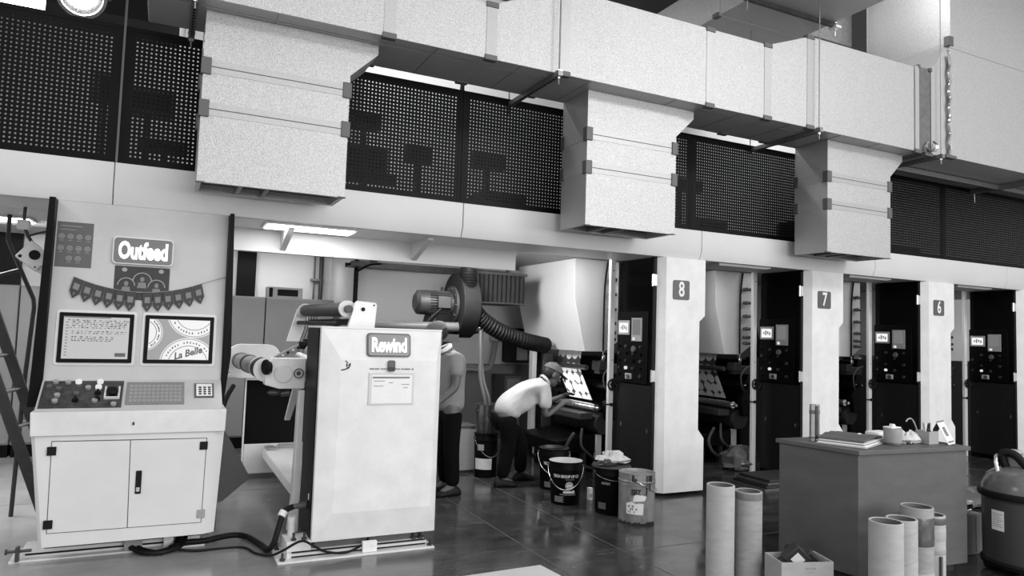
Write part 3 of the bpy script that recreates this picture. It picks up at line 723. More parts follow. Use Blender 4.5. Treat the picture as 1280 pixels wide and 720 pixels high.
# the camera picture on the second screen: pale printed discs
def disc(cx, cz, r, y, m, par, clip, ring_w=None, name='picture_disc'):
    xa, xb, za, zb = clip; b = MB(); n = 48
    def cl(px, pz): return (min(max(px, xa), xb), y, min(max(pz, za), zb))
    def clipped(poly):
        out = poly
        for (ax, lim, sg) in ((0, xa, 1), (0, xb, -1), (1, za, 1), (1, zb, -1)):
            src = out; out = []
            for i in range(len(src)):
                p, q = src[i-1], src[i]
                ip = (p[ax]-lim)*sg >= 0; iq = (q[ax]-lim)*sg >= 0
                if ip != iq:
                    t = (lim - p[ax])/(q[ax]-p[ax]); out.append((p[0]+(q[0]-p[0])*t, p[1]+(q[1]-p[1])*t))
                if iq: out.append(q)
            if not out: return []
        return out
    if ring_w is None:
        pl = clipped([(cx + r*math.cos(2*PI*i/n), cz + r*math.sin(2*PI*i/n)) for i in range(n)])
        if len(pl) > 2: b.face([(p[0], y, p[1]) for p in pl])
    else:
        for i in range(n):
            a0, a1 = 2*PI*i/n, 2*PI*(i+1)/n
            pl = clipped([(cx+(r-ring_w)*math.cos(a0), cz+(r-ring_w)*math.sin(a0)), (cx+r*math.cos(a0), cz+r*math.sin(a0)), (cx+r*math.cos(a1), cz+r*math.sin(a1)), (cx+(r-ring_w)*math.cos(a1), cz+(r-ring_w)*math.sin(a1))])
            if len(pl) > 2: b.face([(p[0], y, p[1]) for p in pl])
    return onp(b).build(name, m, par, smooth=False)
CL = (-0.072, 0.317, 1.291, 1.570)
M['picpale'] = emit('picture_pale', 236, 0.86, 0.02); M['picgrey'] = emit('picture_grey', 150, 0.86, 0.02); M['picdark'] = emit('picture_dark', 60, 0.8, 0.02)
onp(MB().box(CL[0], CL[1], -0.0185, -0.0172, CL[2], CL[3])).build('picture', 'picgrey', m2, smooth=False)
for cx, cz, r in ((0.185, 1.26, 0.185), (0.215, 1.625, 0.18), (-0.115, 1.475, 0.13)):
    disc(cx, cz, r, -0.0192, 'picpale', m2, CL)
    disc(cx, cz, r*0.70, -0.0198, 'picdark', m2, CL, 0.004, 'picture_ring')
    disc(cx, cz, r*0.97, -0.0198, 'picgrey', m2, CL, 0.006, 'picture_ring')
    b = MB()
    for k in range(46):
        a = 2*PI*k/46
        if k % 7 == 0: continue
        px, pz = cx + r*0.82*math.cos(a), cz + r*0.82*math.sin(a)
        if CL[0]+0.01 < px < CL[1]-0.01 and CL[2]+0.01 < pz < CL[3]-0.01:
            h_ = 0.007; b.box(px-0.004, px+0.004, -0.0202, -0.0196, pz-h_, pz+h_*(0.4 + (k*7 % 5)/5))
    onp(b).build('picture_lettering', 'picdark', m2, smooth=False)
tx = text('picture_word', 'La Belle', 0.066, 'picdark', m2, (0.180, -0.0205, 1.335), rot=(PI/2, R(-16), 0), bold=0.002, sx=0.9, ext=0.0005, shear=0.35); onpm(tx, m2)

# lit sign
sg = onp(MB().prism(rrect(-0.14, 2.045, 0.385, 0.195, 0.028), -0.022, 0, 'y')).build('lit_sign', 'cream', con, bevel=0.003)
onp(MB().prism(rrect(-0.14, 2.045, 0.365, 0.175, 0.022), -0.026, -0.021, 'y')).build('sign_face', 'signgrey', sg)
tx = text('sign_letters', 'Outfeed', 0.165, 'letters', sg, (-0.14, -0.0275, 2.040), bold=0.005, sx=0.56, ext=0.002); onpm(tx, sg)
# sloped key panel
cs, sn = math.cos(math.atan2(0.182, 0.295)), math.sin(math.atan2(0.182, 0.295))
def slope(b):
    for v in b.bm.verts:
        x, s, d = v.co; v.co = (x, 5.305 + s*cs - d*sn, 0.968 + s*sn + d*cs)
    return b
bd = slope(MB().box(-0.665, -0.205, 0.035, 0.325, 0, 0.004)).build('button_board', mat('film_covered_board', 60, 0.2, nscale=16, namt=0.5, bump=0.5, bscale=24), con)
for x, s in ((-0.47, .305), (-0.345, .305), (-0.35, .245)): slope(MB().cyl((x, s, 0.003), (x, s, 0.022), 0.019, n=16)).build('lit_button', 'button', bd)
for x, s in ((-0.575, .23), (-0.575, .16), (-0.58, .10), (-0.47, .175), (-0.36, .10), (-0.53, .30), (-0.60, .305), (-0.63, .25), (-0.25, .06), (-0.41, .24)):
    slope(MB().cyl((x, s, 0.003), (x, s, 0.02), 0.017, n=14)).build('push_button', 'dgrey' if int(s*100) % 2 else 'grey', bd)
for x, s in ((-0.35, .185), (-0.35, .125), (-0.47, .11)): slope(MB().cyl((x, s, 0.003), (x, s, 0.012), 0.02, n=14).box(x-0.007, x+0.007, s-0.02, s+0.02, 0.01, 0.028)).build('selector', 'rubber', bd)
slope(MB().lathe([(0, .045), (.03, .045), (.036, .035), (.03, .02), (.02, .0), (0, 0)], (-0.265, 0.17, 0.004), (0, 0, 1), 18)).build('stop_button', 'rubber', bd)
slope(MB().box(-0.31, -0.30, 0.13, 0.23, 0, 0.03).box(-0.23, -0.22, 0.13, 0.23, 0, 0.03).box(-0.31, -0.22, 0.12, 0.13, 0, 0.02)).build('stop_guard', 'cream', bd)
tp_ = slope(MB().box(-0.185, 0.17, 0.06, 0.31, 0, 0.004)).build('flat_keyboard', mat('membrane_keyboard', 128, 0.5, nscale=60, namt=0.15), con)
rw_ = MB()
for r_ in range(5):
    for k in range(12): rw_.box(-0.165+k*0.027, -0.165+k*0.027+0.020, 0.09+r_*0.04, 0.09+r_*0.04+0.028, 0.0038, 0.0048)
slope(rw_).build('keys', 'grey', tp_, smooth=False)
kp = slope(MB().box(0.235, 0.36, 0.13, 0.29, 0, 0.008)).build('keypad', 'dgrey', con)
slope(MB().box(0.247, 0.348, 0.142, 0.28, 0.008, 0.010)).build('keypad_face', 'paper', kp)
rw_ = MB()
for r_ in range(4):
    for k in range(3): rw_.box(0.262+k*0.03, 0.262+k*0.03+0.018, 0.155+r_*0.025, 0.155+r_*0.025+0.014, 0.010, 0.013)
slope(rw_).build('keys', 'ink', kp, smooth=False)

# posters and garland on the console
def picon(b, cx, cz, r):
    for i in range(14):
        a0, a1 = 2*PI*i/14, 2*PI*(i+1)/14
        b.face([(cx+r*.72*math.cos(a0), -0.0042, cz+r*.72*math.sin(a0)), (cx+r*math.cos(a0), -0.0042, cz+r*math.sin(a0)), (cx+r*math.cos(a1), -0.0042, cz+r*math.sin(a1)), (cx+r*.72*math.cos(a1), -0.0042, cz+r*.72*math.sin(a1))])
    b.box(cx-r*.35, cx+r*.35, -0.0045, -0.004, cz-r*.25, cz+r*.25)
ps = onp(MB().box(-0.668, -0.455, -0.003, -0.0005, 1.905, 2.215)).build('safety_notice', 'plate', None)
tag(ps, 'dark notice sheet with ten round icons at the upper left of the console', 'notice')
b = MB()
for r_, (n, z) in enumerate(((4, 2.115), (4, 2.035), (2, 1.965))):
    for k in range(n):
        cx = -0.5615 + (k-(n-1)/2)*0.052; picon(b, cx, z, 0.017); b.box(cx-0.012, cx+0.012, -0.0042, -0.0035, z-0.03, z-0.027)
b.box(-0.65, -0.52, -0.0042, -0.0035, 2.185, 2.189).box(-0.65, -0.56, -0.0042, -0.0035, 2.16, 2.163)
onp(b).build('printed_icons', 'grey', ps, smooth=False)
dc = onp(MB().box(-0.31, 0.035, -0.004, -0.0005, 1.70, 1.935)).build('picture_card', 'xgrey', None)
tag(dc, 'dark patterned picture card with three arched figures below the Outfeed sign', 'picture card')
b = MB(); g = MB()
for cx, cz, r in ((-0.235, 1.80, 0.050), (-0.137, 1.835, 0.055), (-0.045, 1.795, 0.050)):
    for i in range(10):
        a0, a1 = PI*i/10, PI*(i+1)/10
        b.face([(cx+r*math.cos(a0), -0.005, cz+r*math.sin(a0)), (cx+(r+.006)*math.cos(a0), -0.005, cz+(r+.006)*math.sin(a0)), (cx+(r+.006)*math.cos(a1), -0.005, cz+(r+.006)*math.sin(a1)), (cx+r*math.cos(a1), -0.005, cz+r*math.sin(a1))])
    g.prism([(cx+0.014*math.cos(2*PI*i/10), cz+0.012+0.018*math.sin(2*PI*i/10)) for i in range(10)], -0.0055, -0.004, 'y')
    g.prism([(cx-0.030, cz-0.05), (cx+0.030, cz-0.05), (cx+0.022, cz-0.01), (cx-0.022, cz-0.01)], -0.0055, -0.004, 'y')
for cx in (-0.25, -0.02): b.prism([(cx+0.017*math.cos(2*PI*i/10), 1.91+0.015*math.sin(2*PI*i/10)) for i in range(10)], -0.0055, -0.004, 'y')
onp(b).build('gold_outline', 'grey', dc, smooth=False); onp(g).build('figures', 'midink', dc, smooth=False)
bu = thing('garland', 'dark garland of twelve pointed cloth pennants strung across the console', 'garland', (-0.16, 5.64, 1.75))
L0, Lm, R0_ = Vector((-0.545, 0, 1.835)), None, None
def gcurve(t):
    x = -0.548 + t*0.80; z = 1.755 + 0.085*(2*t-1)**2 + 0.0*t
    return x, z
for k in range(12):
    t0 = (k + (0.0 if k < 6 else 0.6))/12.6; t1 = t0 + 0.95/12.6
    xa, za = gcurve(t0); xb, zb = gcurve(t1)
    d = Vector((xb-xa, 0, zb-za)).normalized(); n = Vector((d.z, 0, -d.x))
    n = (n*0.6 + Vector((0, 0, -1))*0.4).normalized()
    a, c = Vector((xa, 0, za)), Vector((xb, 0, zb)); L = 0.138
    P = [a, c, c + n*L*0.68, (a+c)/2 + n*L, a + n*L*0.68]
    F = [onp(MB().prism([(p.x, p.z) for p in P], -0.014, -0.008, 'y')).build('pennant', 'xgrey', bu, smooth=False)]
    q = MB(); m_ = (a+c)/2
    w = (c-a)*0.28
    q.prism([((m_-w+n*L*.25).x, (m_-w+n*L*.25).z), ((m_+w+n*L*.25).x, (m_+w+n*L*.25).z), ((m_+w+n*L*.55).x, (m_+w+n*L*.55).z), ((m_-w+n*L*.55).x, (m_-w+n*L*.55).z)], -0.0155, -0.014, 'y')
    q.prism([((m_+n*L*.75 + w*.3).x, (m_+n*L*.75).z+.006), ((m_+n*L*.86).x, (m_+n*L*.86).z), ((m_+n*L*.75 - w*.3).x, (m_+n*L*.75).z+.006)], -0.0155, -0.014, 'y')
    onp(q).build('woven_motif', 'midink', F[0], smooth=False)
s_ = MB(); s_.tube([(gcurve(k/14)[0], -0.011, gcurve(k/14)[1]) for k in range(15)] + [(0.33, -0.008, 1.87), (0.41, -0.004, 1.90)], 0.003, 6); onp(s_).build('string', 'grey', bu)

# base of the console
bs = MB().box(-0.78, 0.36, 5.50, 5.80, 0, 0.012).box(-0.72, 0.33, 5.56, 5.76, 0.012, 0.065)
bs.build('base_rail', 'worn', con, bevel=0.002)
MB().box(-0.70, 0.33, 5.548, 5.556, 0.03, 0.04).build('rail_groove', 'rubber', con)
MB().box(-0.14, -0.03, 5.52, 5.56, 0.012, 0.075).cyl((-0.085, 5.519, 0.045), (-0.085, 5.522, 0.045), 0.012, n=12).build('rail_bracket', 'grey', con, bevel=0.003)
MB().box(-0.60, 0.38, 5.56, 5.90, 0.06, 0.13).build('plinth', 'dgrey', con)
MB().cyl((-0.80, 5.50, 0.075), (-0.66, 5.50, 0.075), 0.010, n=8).cyl((-0.80, 5.50, 0.075), (-0.79, 5.50, 0.075), 0.02, n=6).box(-0.745, -0.725, 5.48, 5.53, 0.012, 0.10).build('jack_bolt', 'dsteel', con)
MB().cyl((-0.74, 5.545, 0.01), (-0.74, 5.545, 0.055), 0.012, n=6).build('anchor_bolt', 'steel', con)

# ------------------------------------------------------------------ rewind cabinet
rc = thing('rewind_cabinet', 'white end cabinet of the winder with a lit Rewind sign and black side', 'machine cabinet', (1.43, 5.2, 0))
X0, X1, Z0, Z1 = 0.990, 1.865, 0.104, 1.553
MB().box(X0+0.002, X1-0.002, 4.976, 5.45, Z0+0.005, Z1-0.003).build('body', 'black', rc, bevel=0.004)
b = MB()
O = [(X0, 4.975, Z0), (X1, 4.975, Z0), (X1, 4.975, Z1), (X0, 4.975, Z1)]
I = [(1.115, 4.945, 0.290), (1.815, 4.945, 0.290), (1.825, 4.945, 1.332), (1.130, 4.945, 1.332)]
B_ = [(X0, 5.02, Z0), (X1, 5.02, Z0), (X1, 5.02, Z1), (X0, 5.02, Z1)]
o_ = [b.bm.verts.new(p) for p in O]; i_ = [b.bm.verts.new(p) for p in I]; k_ = [b.bm.verts.new(p) for p in B_]
b.bm.faces.new(i_)
for k in range(4):
    b.bm.faces.new([o_[k], o_[(k+1) % 4], i_[(k+1) % 4], i_[k]]); b.bm.faces.new([k_[k], k_[(k+1) % 4], o_[(k+1) % 4], o_[k]])
b.bm.faces.new(k_[::-1])
b.build('front_cover', 'worn', rc, smooth=False)
MB().box(X0-0.004, X1+0.003, 4.97, 5.46, Z1-0.006, Z1+0.006).build('top_lid', 'white', rc, bevel=0.002)
MB().prism([(5.03, 0.11), (5.10, 0.10), (5.44, 0.10), (5.44, 1.54), (5.03, 1.54)], X0-0.006, X0+0.004, 'x').build('side_cover', 'black', rc)
# sign lies on the tilted top facet
def facet(z): return 4.945 + (z-1.332)/(1.553-1.332)*0.03
def onf(b):
    for v in b.bm.verts: v.co.y += facet(v.co.z)
    return b
sg = onf(MB().prism(rrect(1.462, 1.44, 0.318, 0.165, 0.024), -0.016, 0.004, 'y')).build('lit_sign', 'dgrey', rc, bevel=0.003)
onf(MB().prism(rrect(1.462, 1.44, 0.300, 0.147, 0.02), -0.019, -0.015, 'y')).build('sign_face', 'signgrey', sg)
tx = text('sign_letters', 'Rewind', 0.138, 'letters', sg, (1.462, -0.0205, 1.436), bold=0.0028, sx=0.62, ext=0.002)
off = root_loc(sg)
for v in tx.data.vertices: v.co.y += facet(v.co.z + off.z)
nt_ = tag(MB().box(1.325, 1.655, 4.938, 4.9445, 1.02, 1.245).build('notice_pocket', mat('plastic_pocket', 200, 0.3), None, bevel=0.001), 'clear pocket with a printed sheet on the front of the rewind cabinet', 'notice')
b = MB().box(1.345, 1.64, 4.9365, 4.9385, 1.03, 1.228)
b.build('sheet', 'paper', nt_, smooth=False)
b = MB().box(1.35, 1.62, 4.9355, 4.937, 1.205, 1.217)
for k, (xa, xb) in enumerate(((1.36, 1.44), (1.47, 1.50), (1.56, 1.62), (1.36, 1.43), (1.575, 1.61))): b.box(xa, xb, 4.9355, 4.937, 1.185-0.012*k, 1.189-0.012*k)
b.build('printing', 'midink', nt_, smooth=False)
b = MB(); x = 1.33
random.seed(4)
while x < 1.66: b.box(x, x+0.012, 4.938, 4.945, 1.268, 1.276); x += random.choice((0.016, 0.02, 0.026))
tag(b.build('printed_line', 'midink', None, smooth=False), 'row of small dark print above the notice pocket on the rewind cabinet', 'print')
cp = thing('bulldog_clip', 'dark clip holding the printed sheet on the rewind cabinet', 'clip', (1.48, 4.94, 1.28))
MB().prism(rrect(1.482, 1.295, 0.052, 0.075, 0.014), 4.925, 4.945, 'y').build('body', 'dgrey', cp, bevel=0.003)
MB().box(1.460, 1.504, 4.920, 4.927, 1.255, 1.285).build('lever', 'xgrey', cp, bevel=0.002)
b = MB().tube([(1.155, 4.944, 1.325), (1.17, 4.943, 1.315), (1.165, 4.943, 1.295), (1.19, 4.943, 1.30)], 0.003, 5).tube([(1.13, 4.944, 1.262), (1.16, 4.943, 1.268), (1.185, 4.943, 1.285), (1.19, 4.943, 1.31)], 0.004, 5).tube([(1.165, 4.943, 1.29), (1.18, 4.943, 1.272)], 0.003, 5)
tag(b.build('pen_scribble', 'rubber', None), 'small black marker scribble at the upper left of the rewind cabinet\'s front', 'scribble')
MB().cyl((X0-0.055, 5.20, 0.30), (X0, 5.20, 0.30), 0.026, n=14).cyl((X0-0.10, 5.20, 0.296), (X0-0.05, 5.20, 0.30), 0.018, n=12).build('cable_gland', 'dgrey', rc)
MB().box(X0-0.01, X0-0.004, 5.10, 5.115, 0.36, 0.40).build('label_strip', 'paper', rc)
MB().box(0.765, 1.845, 4.90, 5.26, 0, 0.012).box(0.83, 1.80, 4.96, 5.22, 0.012, 0.05).build('base_plate', 'worn', rc, bevel=0.002)
MB().box(0.86, 1.79, 4.945, 4.955, 0.022, 0.030).box(0.86, 1.79, 4.95, 4.962, 0.050, 0.058).build('rail_groove', 'rubber', rc)
MB().box(0.83, 0.99, 4.98, 5.20, 0.05, 0.115).build('foot_block', 'worn', rc, bevel=0.003)
MB().box(1.02, 1.78, 5.02, 5.25, 0.05, 0.108).build('pedestal', 'dgrey', rc)
MB().box(1.33, 1.43, 4.925, 4.96, 0.014, 0.085).cyl((1.40, 4.923, 0.062), (1.40, 4.927, 0.062), 0.014, n=12).build('rail_bracket', 'paper', rc, bevel=0.005)
for x, y, z in ((0.80, 4.94, 0.012), (0.80, 5.20, 0.012), (1.82, 4.94, 0.012), (0.88, 5.02, 0.115), (0.95, 5.02, 0.115), (1.72, 5.0, 0.055), (1.77, 5.0, 0.055)):
    MB().cyl((x, y, z-0.002), (x, y, z+0.05), 0.009, n=8).cyl((x, y, z), (x, y, z+0.014), 0.018, n=6).build('anchor_bolt', 'dsteel', rc)
MB().cyl((0.885, 5.16, 0.112), (0.885, 5.16, 0.22), 0.026, n=14).cyl((0.885, 5.16, 0.205), (0.885, 5.16, 0.24), 0.03, n=14).build('levelling_jack', 'cream', rc)

# ------------------------------------------------------------------ winder between console and cabinet
wi = thing('rewind_winder', 'white rewind winder frame with rollers between the console and the rewind cabinet', 'winder', (1.0, 6.6, 0))
MB().box(0.82, 2.0, 7.72, 7.80, 0.05, 0.345).build('frame_base', 'worn', wi, bevel=0.006)
MB().box(0.80, 2.0, 7.74, 7.82, 0.345, 1.02).build('frame_panel', 'black', wi, bevel=0.004)
MB().box(0.80, 0.815, 7.72, 7.74, 0.05, 1.04).box(0.62, 2.0, 7.72, 7.84, 1.02, 1.05).build('frame_edge', 'worn', wi)
MB().box(0.86, 2.0, 7.70, 7.84, 0.0, 0.05).build('frame_plinth', 'dgrey', wi)
MB().prism(rrect(0.86, 1.19, 0.50, 0.34, 0.12), 7.60, 7.68, 'y').build('far_arm', 'worn', wi, bevel=0.004)
MB().box(0.80, 1.0, 7.62, 7.70, 1.0, 1.1).build('far_arm_mount', 'worn', wi)
MB().hexa([(1.0,5.45,.205),(1.55,5.45,.205),(1.55,7.72,.205),(1.0,7.72,.205),(1.0,5.45,.30),(1.55,5.45,.30),(1.55,7.72,.30),(1.0,7.72,.30)]).build('cross_beam', 'worn', wi, bevel=0.01)
MB().box(1.02, 1.1, 7.55, 7.72, 0.30, 0.33).box(1.15, 1.35, 7.66, 7.72, 0.30, 0.34).build('beam_bracket', 'grey', wi)
MB().prism([(0.915, 0.05), (0.985, 0.05), (0.985, 1.08), (0.945, 1.08), (0.935, 0.30)], 5.46, 5.56, 'y').build('frame_post', 'worn', wi, bevel=0.004)
# roll of core stock on the reel arm
sp = MB().cyl((0.715, 5.60, 1.225), (0.715, 7.55, 1.20), 0.075, n=28).build('reel_core', mat('wooden_core', 130, 0.5, nscale=3, namt=0.25, stretch=(6, 1, 6)), wi)
for y, r_, m in ((5.62, 0.086, 'black'), (5.74, 0.084, 'black'), (5.85, 0.082, 'cream'), (6.6, 0.080, 'black'), (7.3, 0.080, 'dsteel')):
    MB().cyl((0.715, y, 1.225-0.0128*(y-5.6)), (0.715, y+0.10, 1.225-0.0128*(y-5.5)), r_, n=28).build('core_band', m, sp)
MB().lathe([(0.03, 0.0), (0.08, 0.0), (0.09, 0.02), (0.09, 0.05), (0.03, 0.05)], (0.715, 5.60, 1.225), (0, -1, 0), 24, closed=True).build('chuck_ring', 'cream', wi)
MB().cyl((0.715, 5.44, 1.225), (0.715, 5.62, 1.225), 0.03, n=14).build('chuck_shaft', 'dsteel', wi)
MB().lathe([(0.045+0.012*math.cos(a), 0.012*math.sin(a)) for a in [2*PI*i/8 for i in range(8)]], (0.70, 5.45, 1.25), (-1, -0.45, 0), 20, closed=True).cyl((0.685, 5.445, 1.25), (0.73, 5.46, 1.25), 0.04, n=16).build('handwheel', 'rubber', wi)
MB().prism([(0.70, 1.12), (0.80, 1.09), (0.985, 1.09), (0.985, 1.315), (0.75, 1.315), (0.70, 1.26)], 5.47, 5.585, 'y').build('near_arm', 'worn', wi, bevel=0.006)
MB().lathe([(0, 0.012), (0.062, 0.012), (0.066, 0), (0, 0)], (0.825, 5.47, 1.20), (0, -1, 0), 24).build('round_cover', 'cream', wi)
MB().lathe([(0.03, 0.012), (0.036, 0.012), (0.036, 0), (0.03, 0)], (0.935, 5.47, 1.205), (0, -1, 0), 20, closed=True).cyl((0.935, 5.47, 1.205), (0.935, 5.462, 1.205), 0.016).build('adjuster', 'dsteel', wi)
MB().sphere((0.78, 5.52, 1.06), 0.035, (1.6, 1, 0.6)).cyl((0.82, 5.5, 1.05), (0.88, 5.5, 1.06), 0.02).build('lock_lever', 'dsteel', wi)
# nip arm with chain link and top roller
MB().cyl((1.30, 5.62, 1.700), (1.30, 7.36, 1.712), 0.058, n=28).build('lay_on_roller', 'xgrey', wi)
MB().lathe([(0.02, 0), (0.066, 0), (0.066, 0.03), (0.02, 0.03)], (1.30, 5.60, 1.70), (0, -1, 0), 24, closed=True).build('roller_flange', 'cream', wi)
MB().cyl((1.30, 5.52, 1.70), (1.30, 5.62, 1.70), 0.030, n=16).build('roller_journal', 'dsteel', wi)
MB().lathe([(0.02, 0), (0.072, 0), (0.072, 0.05), (0.02, 0.05)], (1.30, 7.42, 1.712), (0, -1, 0), 24, closed=True).build('roller_flange', 'cream', wi)
MB().prism([(1.285, 1.53), (1.50, 1.53), (1.515, 1.735), (1.505, 1.755), (1.36, 1.765), (1.345, 1.75)], 5.50, 5.545, 'y').build('near_roller_plate', 'white', wi, bevel=0.004)
MB().cyl((1.405, 5.495, 1.70), (1.405, 5.50, 1.70), 0.016, n=12).cyl((1.49, 5.495, 1.735), (1.49, 5.50, 1.735), 0.007, n=8).build('plate_hole', 'rubber', wi)
MB().prism([(1.23, 1.73), (1.36, 1.73), (1.34, 1.62), (1.27, 1.40), (1.14, 1.40)], 7.43, 7.48, 'y').build('far_roller_plate', 'worn', wi, bevel=0.004)
MB().cyl((1.36, 5.56, 1.60), (1.36, 7.4, 1.60), 0.028, n=16).cyl((1.24, 5.6, 1.585), (1.24, 7.4, 1.59), 0.02, n=12).build('idler_roller', 'black', wi)
for k in range(5):
    MB().tube([(1.22+0.025*k, 6.9, 1.66), (1.20+0.025*k, 6.8, 1.55), (1.12+0.025*k, 6.6, 1.40)], 0.005, 5).build('tension_wire', 'dsteel', wi)
cl_ = MB()
arc = [Vector((0.84 + 0.44*t, 6.2, 1.26 + 0.16*math.sin(t*PI*0.55))) for t in [i/11 for i in range(12)]]
for a, c in zip(arc, arc[1:]):
    d = (c-a).normalized(); n = Vector((-d.z, 0, d.x))*0.022
    cl_.prism([((a+n).x, (a+n).z), ((c+n).x, (c+n).z), ((c-n).x, (c-n).z), ((a-n).x, (a-n).z)], 6.17, 6.23, 'y')
cl_.build('cable_chain', 'grey', wi, smooth=False)
for i, a in enumerate(arc[1:-1]): MB().cyl((a.x, 6.16, a.z), (a.x, 6.17, a.z), 0.011, n=8).build('chain_pin', 'paper' if i % 2 else 'rubber', wi)
MB().box(1.02, 1.30, 5.9, 6.3, 1.10, 1.30).cyl((1.12, 5.9, 1.34), (1.12, 6.4, 1.34), 0.07).build('motor_housing', 'grey', wi, bevel=0.01)
for p in ((1.10, 6.1, 1.42), (1.16, 5.95, 1.48), (1.05, 6.0, 1.40), (1.20, 6.1, 1.44), (1.22, 5.85, 1.36)):
    MB().box(p[0]-0.03, p[0]+0.03, p[1]-0.04, p[1]+0.04, p[2]-0.03, p[2]+0.03).cyl((p[0], p[1]-0.06, p[2]), (p[0], p[1], p[2]), 0.015).build('valve', 'rubber', wi, bevel=0.005)
MB().prism([(0.99, 1.10), (1.06, 1.10), (0.97, 0.80), (0.93, 0.80)], 5.95, 6.0, 'y').build('lower_arm', 'worn', wi, bevel=0.004)
MB().cyl((1.09, 6.0, 1.08), (1.0, 6.0, 0.82), 0.018).cyl((1.05, 5.98, 0.80), (1.14, 5.98, 0.80), 0.035).box(1.05, 1.14, 5.95, 6.05, 0.86, 1.02).build('air_cylinder', 'dsteel', wi, bevel=0.004)
MB().box(1.0, 2.0, 7.5, 7.72, 1.05, 1.12).build('top_rail', 'worn', wi)
MB().cyl((1.02, 5.5, 1.30), (1.02, 6.0, 1.32), 0.025).build('nip_shaft', 'worn', wi)
tri = tag(MB().prism([(0.44, 0.80), (0.505, 0.705), (0.69, 0.364), (0.50, 0.20), (0.44, 0.18)], 5.952, 5.962, 'y').box(0.44, 0.455, 5.90, 5.96, 0.0, 0.8).build('side_guard', 'dgrey', None, bevel=0.002), 'dark grey five-sided guard plate beside the outfeed console\'s right edge', 'guard plate')
# ------------------------------------------------------------------ people
def skinned(name, V, E, rad, sub=2):
    me = bpy.data.meshes.new(name); me.from_pydata([Vector(v) for v in V], E, [])
    o = bpy.data.objects.new(name, me); C.objects.link(o)
    sk = o.modifiers.new('s', 'SKIN'); sk.use_smooth_shade = True
    ss = o.modifiers.new('d', 'SUBSURF'); ss.levels = sub; ss.render_levels = sub
    for i, r in enumerate(rad):
        sv = me.skin_vertices[0].data[i]; sv.radius = r if isinstance(r, tuple) else (r, r); sv.use_root = (i == 0)
    dg = bpy.context.evaluated_depsgraph_get()
    m2 = bpy.data.meshes.new_from_object(o.evaluated_get(dg))
    bpy.data.objects.remove(o); bpy.data.meshes.remove(me)
    return m2

def fuse(meshes, voxel=0.008, smooth=3):
    bm = bmesh.new()
    for m in meshes:
        b2 = bmesh.new(); b2.from_mesh(m); bmesh.ops.recalc_face_normals(b2, faces=b2.faces); b2.to_mesh(m); b2.free()
        bm.from_mesh(m)
    me = bpy.data.meshes.new('fuse'); bm.to_mesh(me); bm.free()
    o = bpy.data.objects.new('fuse', me); C.objects.link(o)
    r = o.modifiers.new('r', 'REMESH'); r.mode = 'VOXEL'; r.voxel_size = voxel; r.use_smooth_shade = True
    s = o.modifiers.new('s', 'SMOOTH'); s.iterations = smooth; s.factor = 0.5
    dg = bpy.context.evaluated_depsgraph_get()
    m2 = bpy.data.meshes.new_from_object(o.evaluated_get(dg)); bpy.data.objects.remove(o)
    return m2

class Sk:
    def __init__(s): s.V = []; s.E = []; s.r = []; s.n = {}
    def j(s, key, p, r, par=None):
        s.n[key] = len(s.V); s.V.append(Vector(p)); s.r.append(r)
        if par is not None: s.E.append((s.n[par], s.n[key]))
        return s
    def mesh(s, name, sub=2): return skinned(name, s.V, s.E, s.r, sub)

def hand(sk, wrist, d, side, curl, tag_):
    """palm, four fingers and a thumb; d = forearm direction, side = thumb side, curl = direction fingers bend to"""
    w = sk.V[sk.n[wrist]]; d = Vector(d).normalized(); s = Vector(side); s = (s - d*s.dot(d)).normalized(); c = Vector(curl); c = (c - d*c.dot(d)).normalized()
    sk.j(tag_+'palm', w + d*0.055, (0.030, 0.022), wrist)
    for i, (off, L) in enumerate(((0.028, 0.070), (0.009, 0.078), (-0.010, 0.073), (-0.028, 0.058))):
        b = w + d*0.088 + s*off
        sk.j(f'{tag_}k{i}', b, 0.0105, tag_+'palm')
        sk.j(f'{tag_}m{i}', b + d*L*0.5 + c*L*0.18, 0.009, f'{tag_}k{i}')
        sk.j(f'{tag_}t{i}', b + d*L*0.80 + c*L*0.60, 0.0075, f'{tag_}m{i}')
    sk.j(tag_+'th1', w + d*0.045 + s*0.042, 0.0115, tag_+'palm')
    sk.j(tag_+'th2', w + d*0.080 + s*0.060 + c*0.02, 0.0095, tag_+'th1')

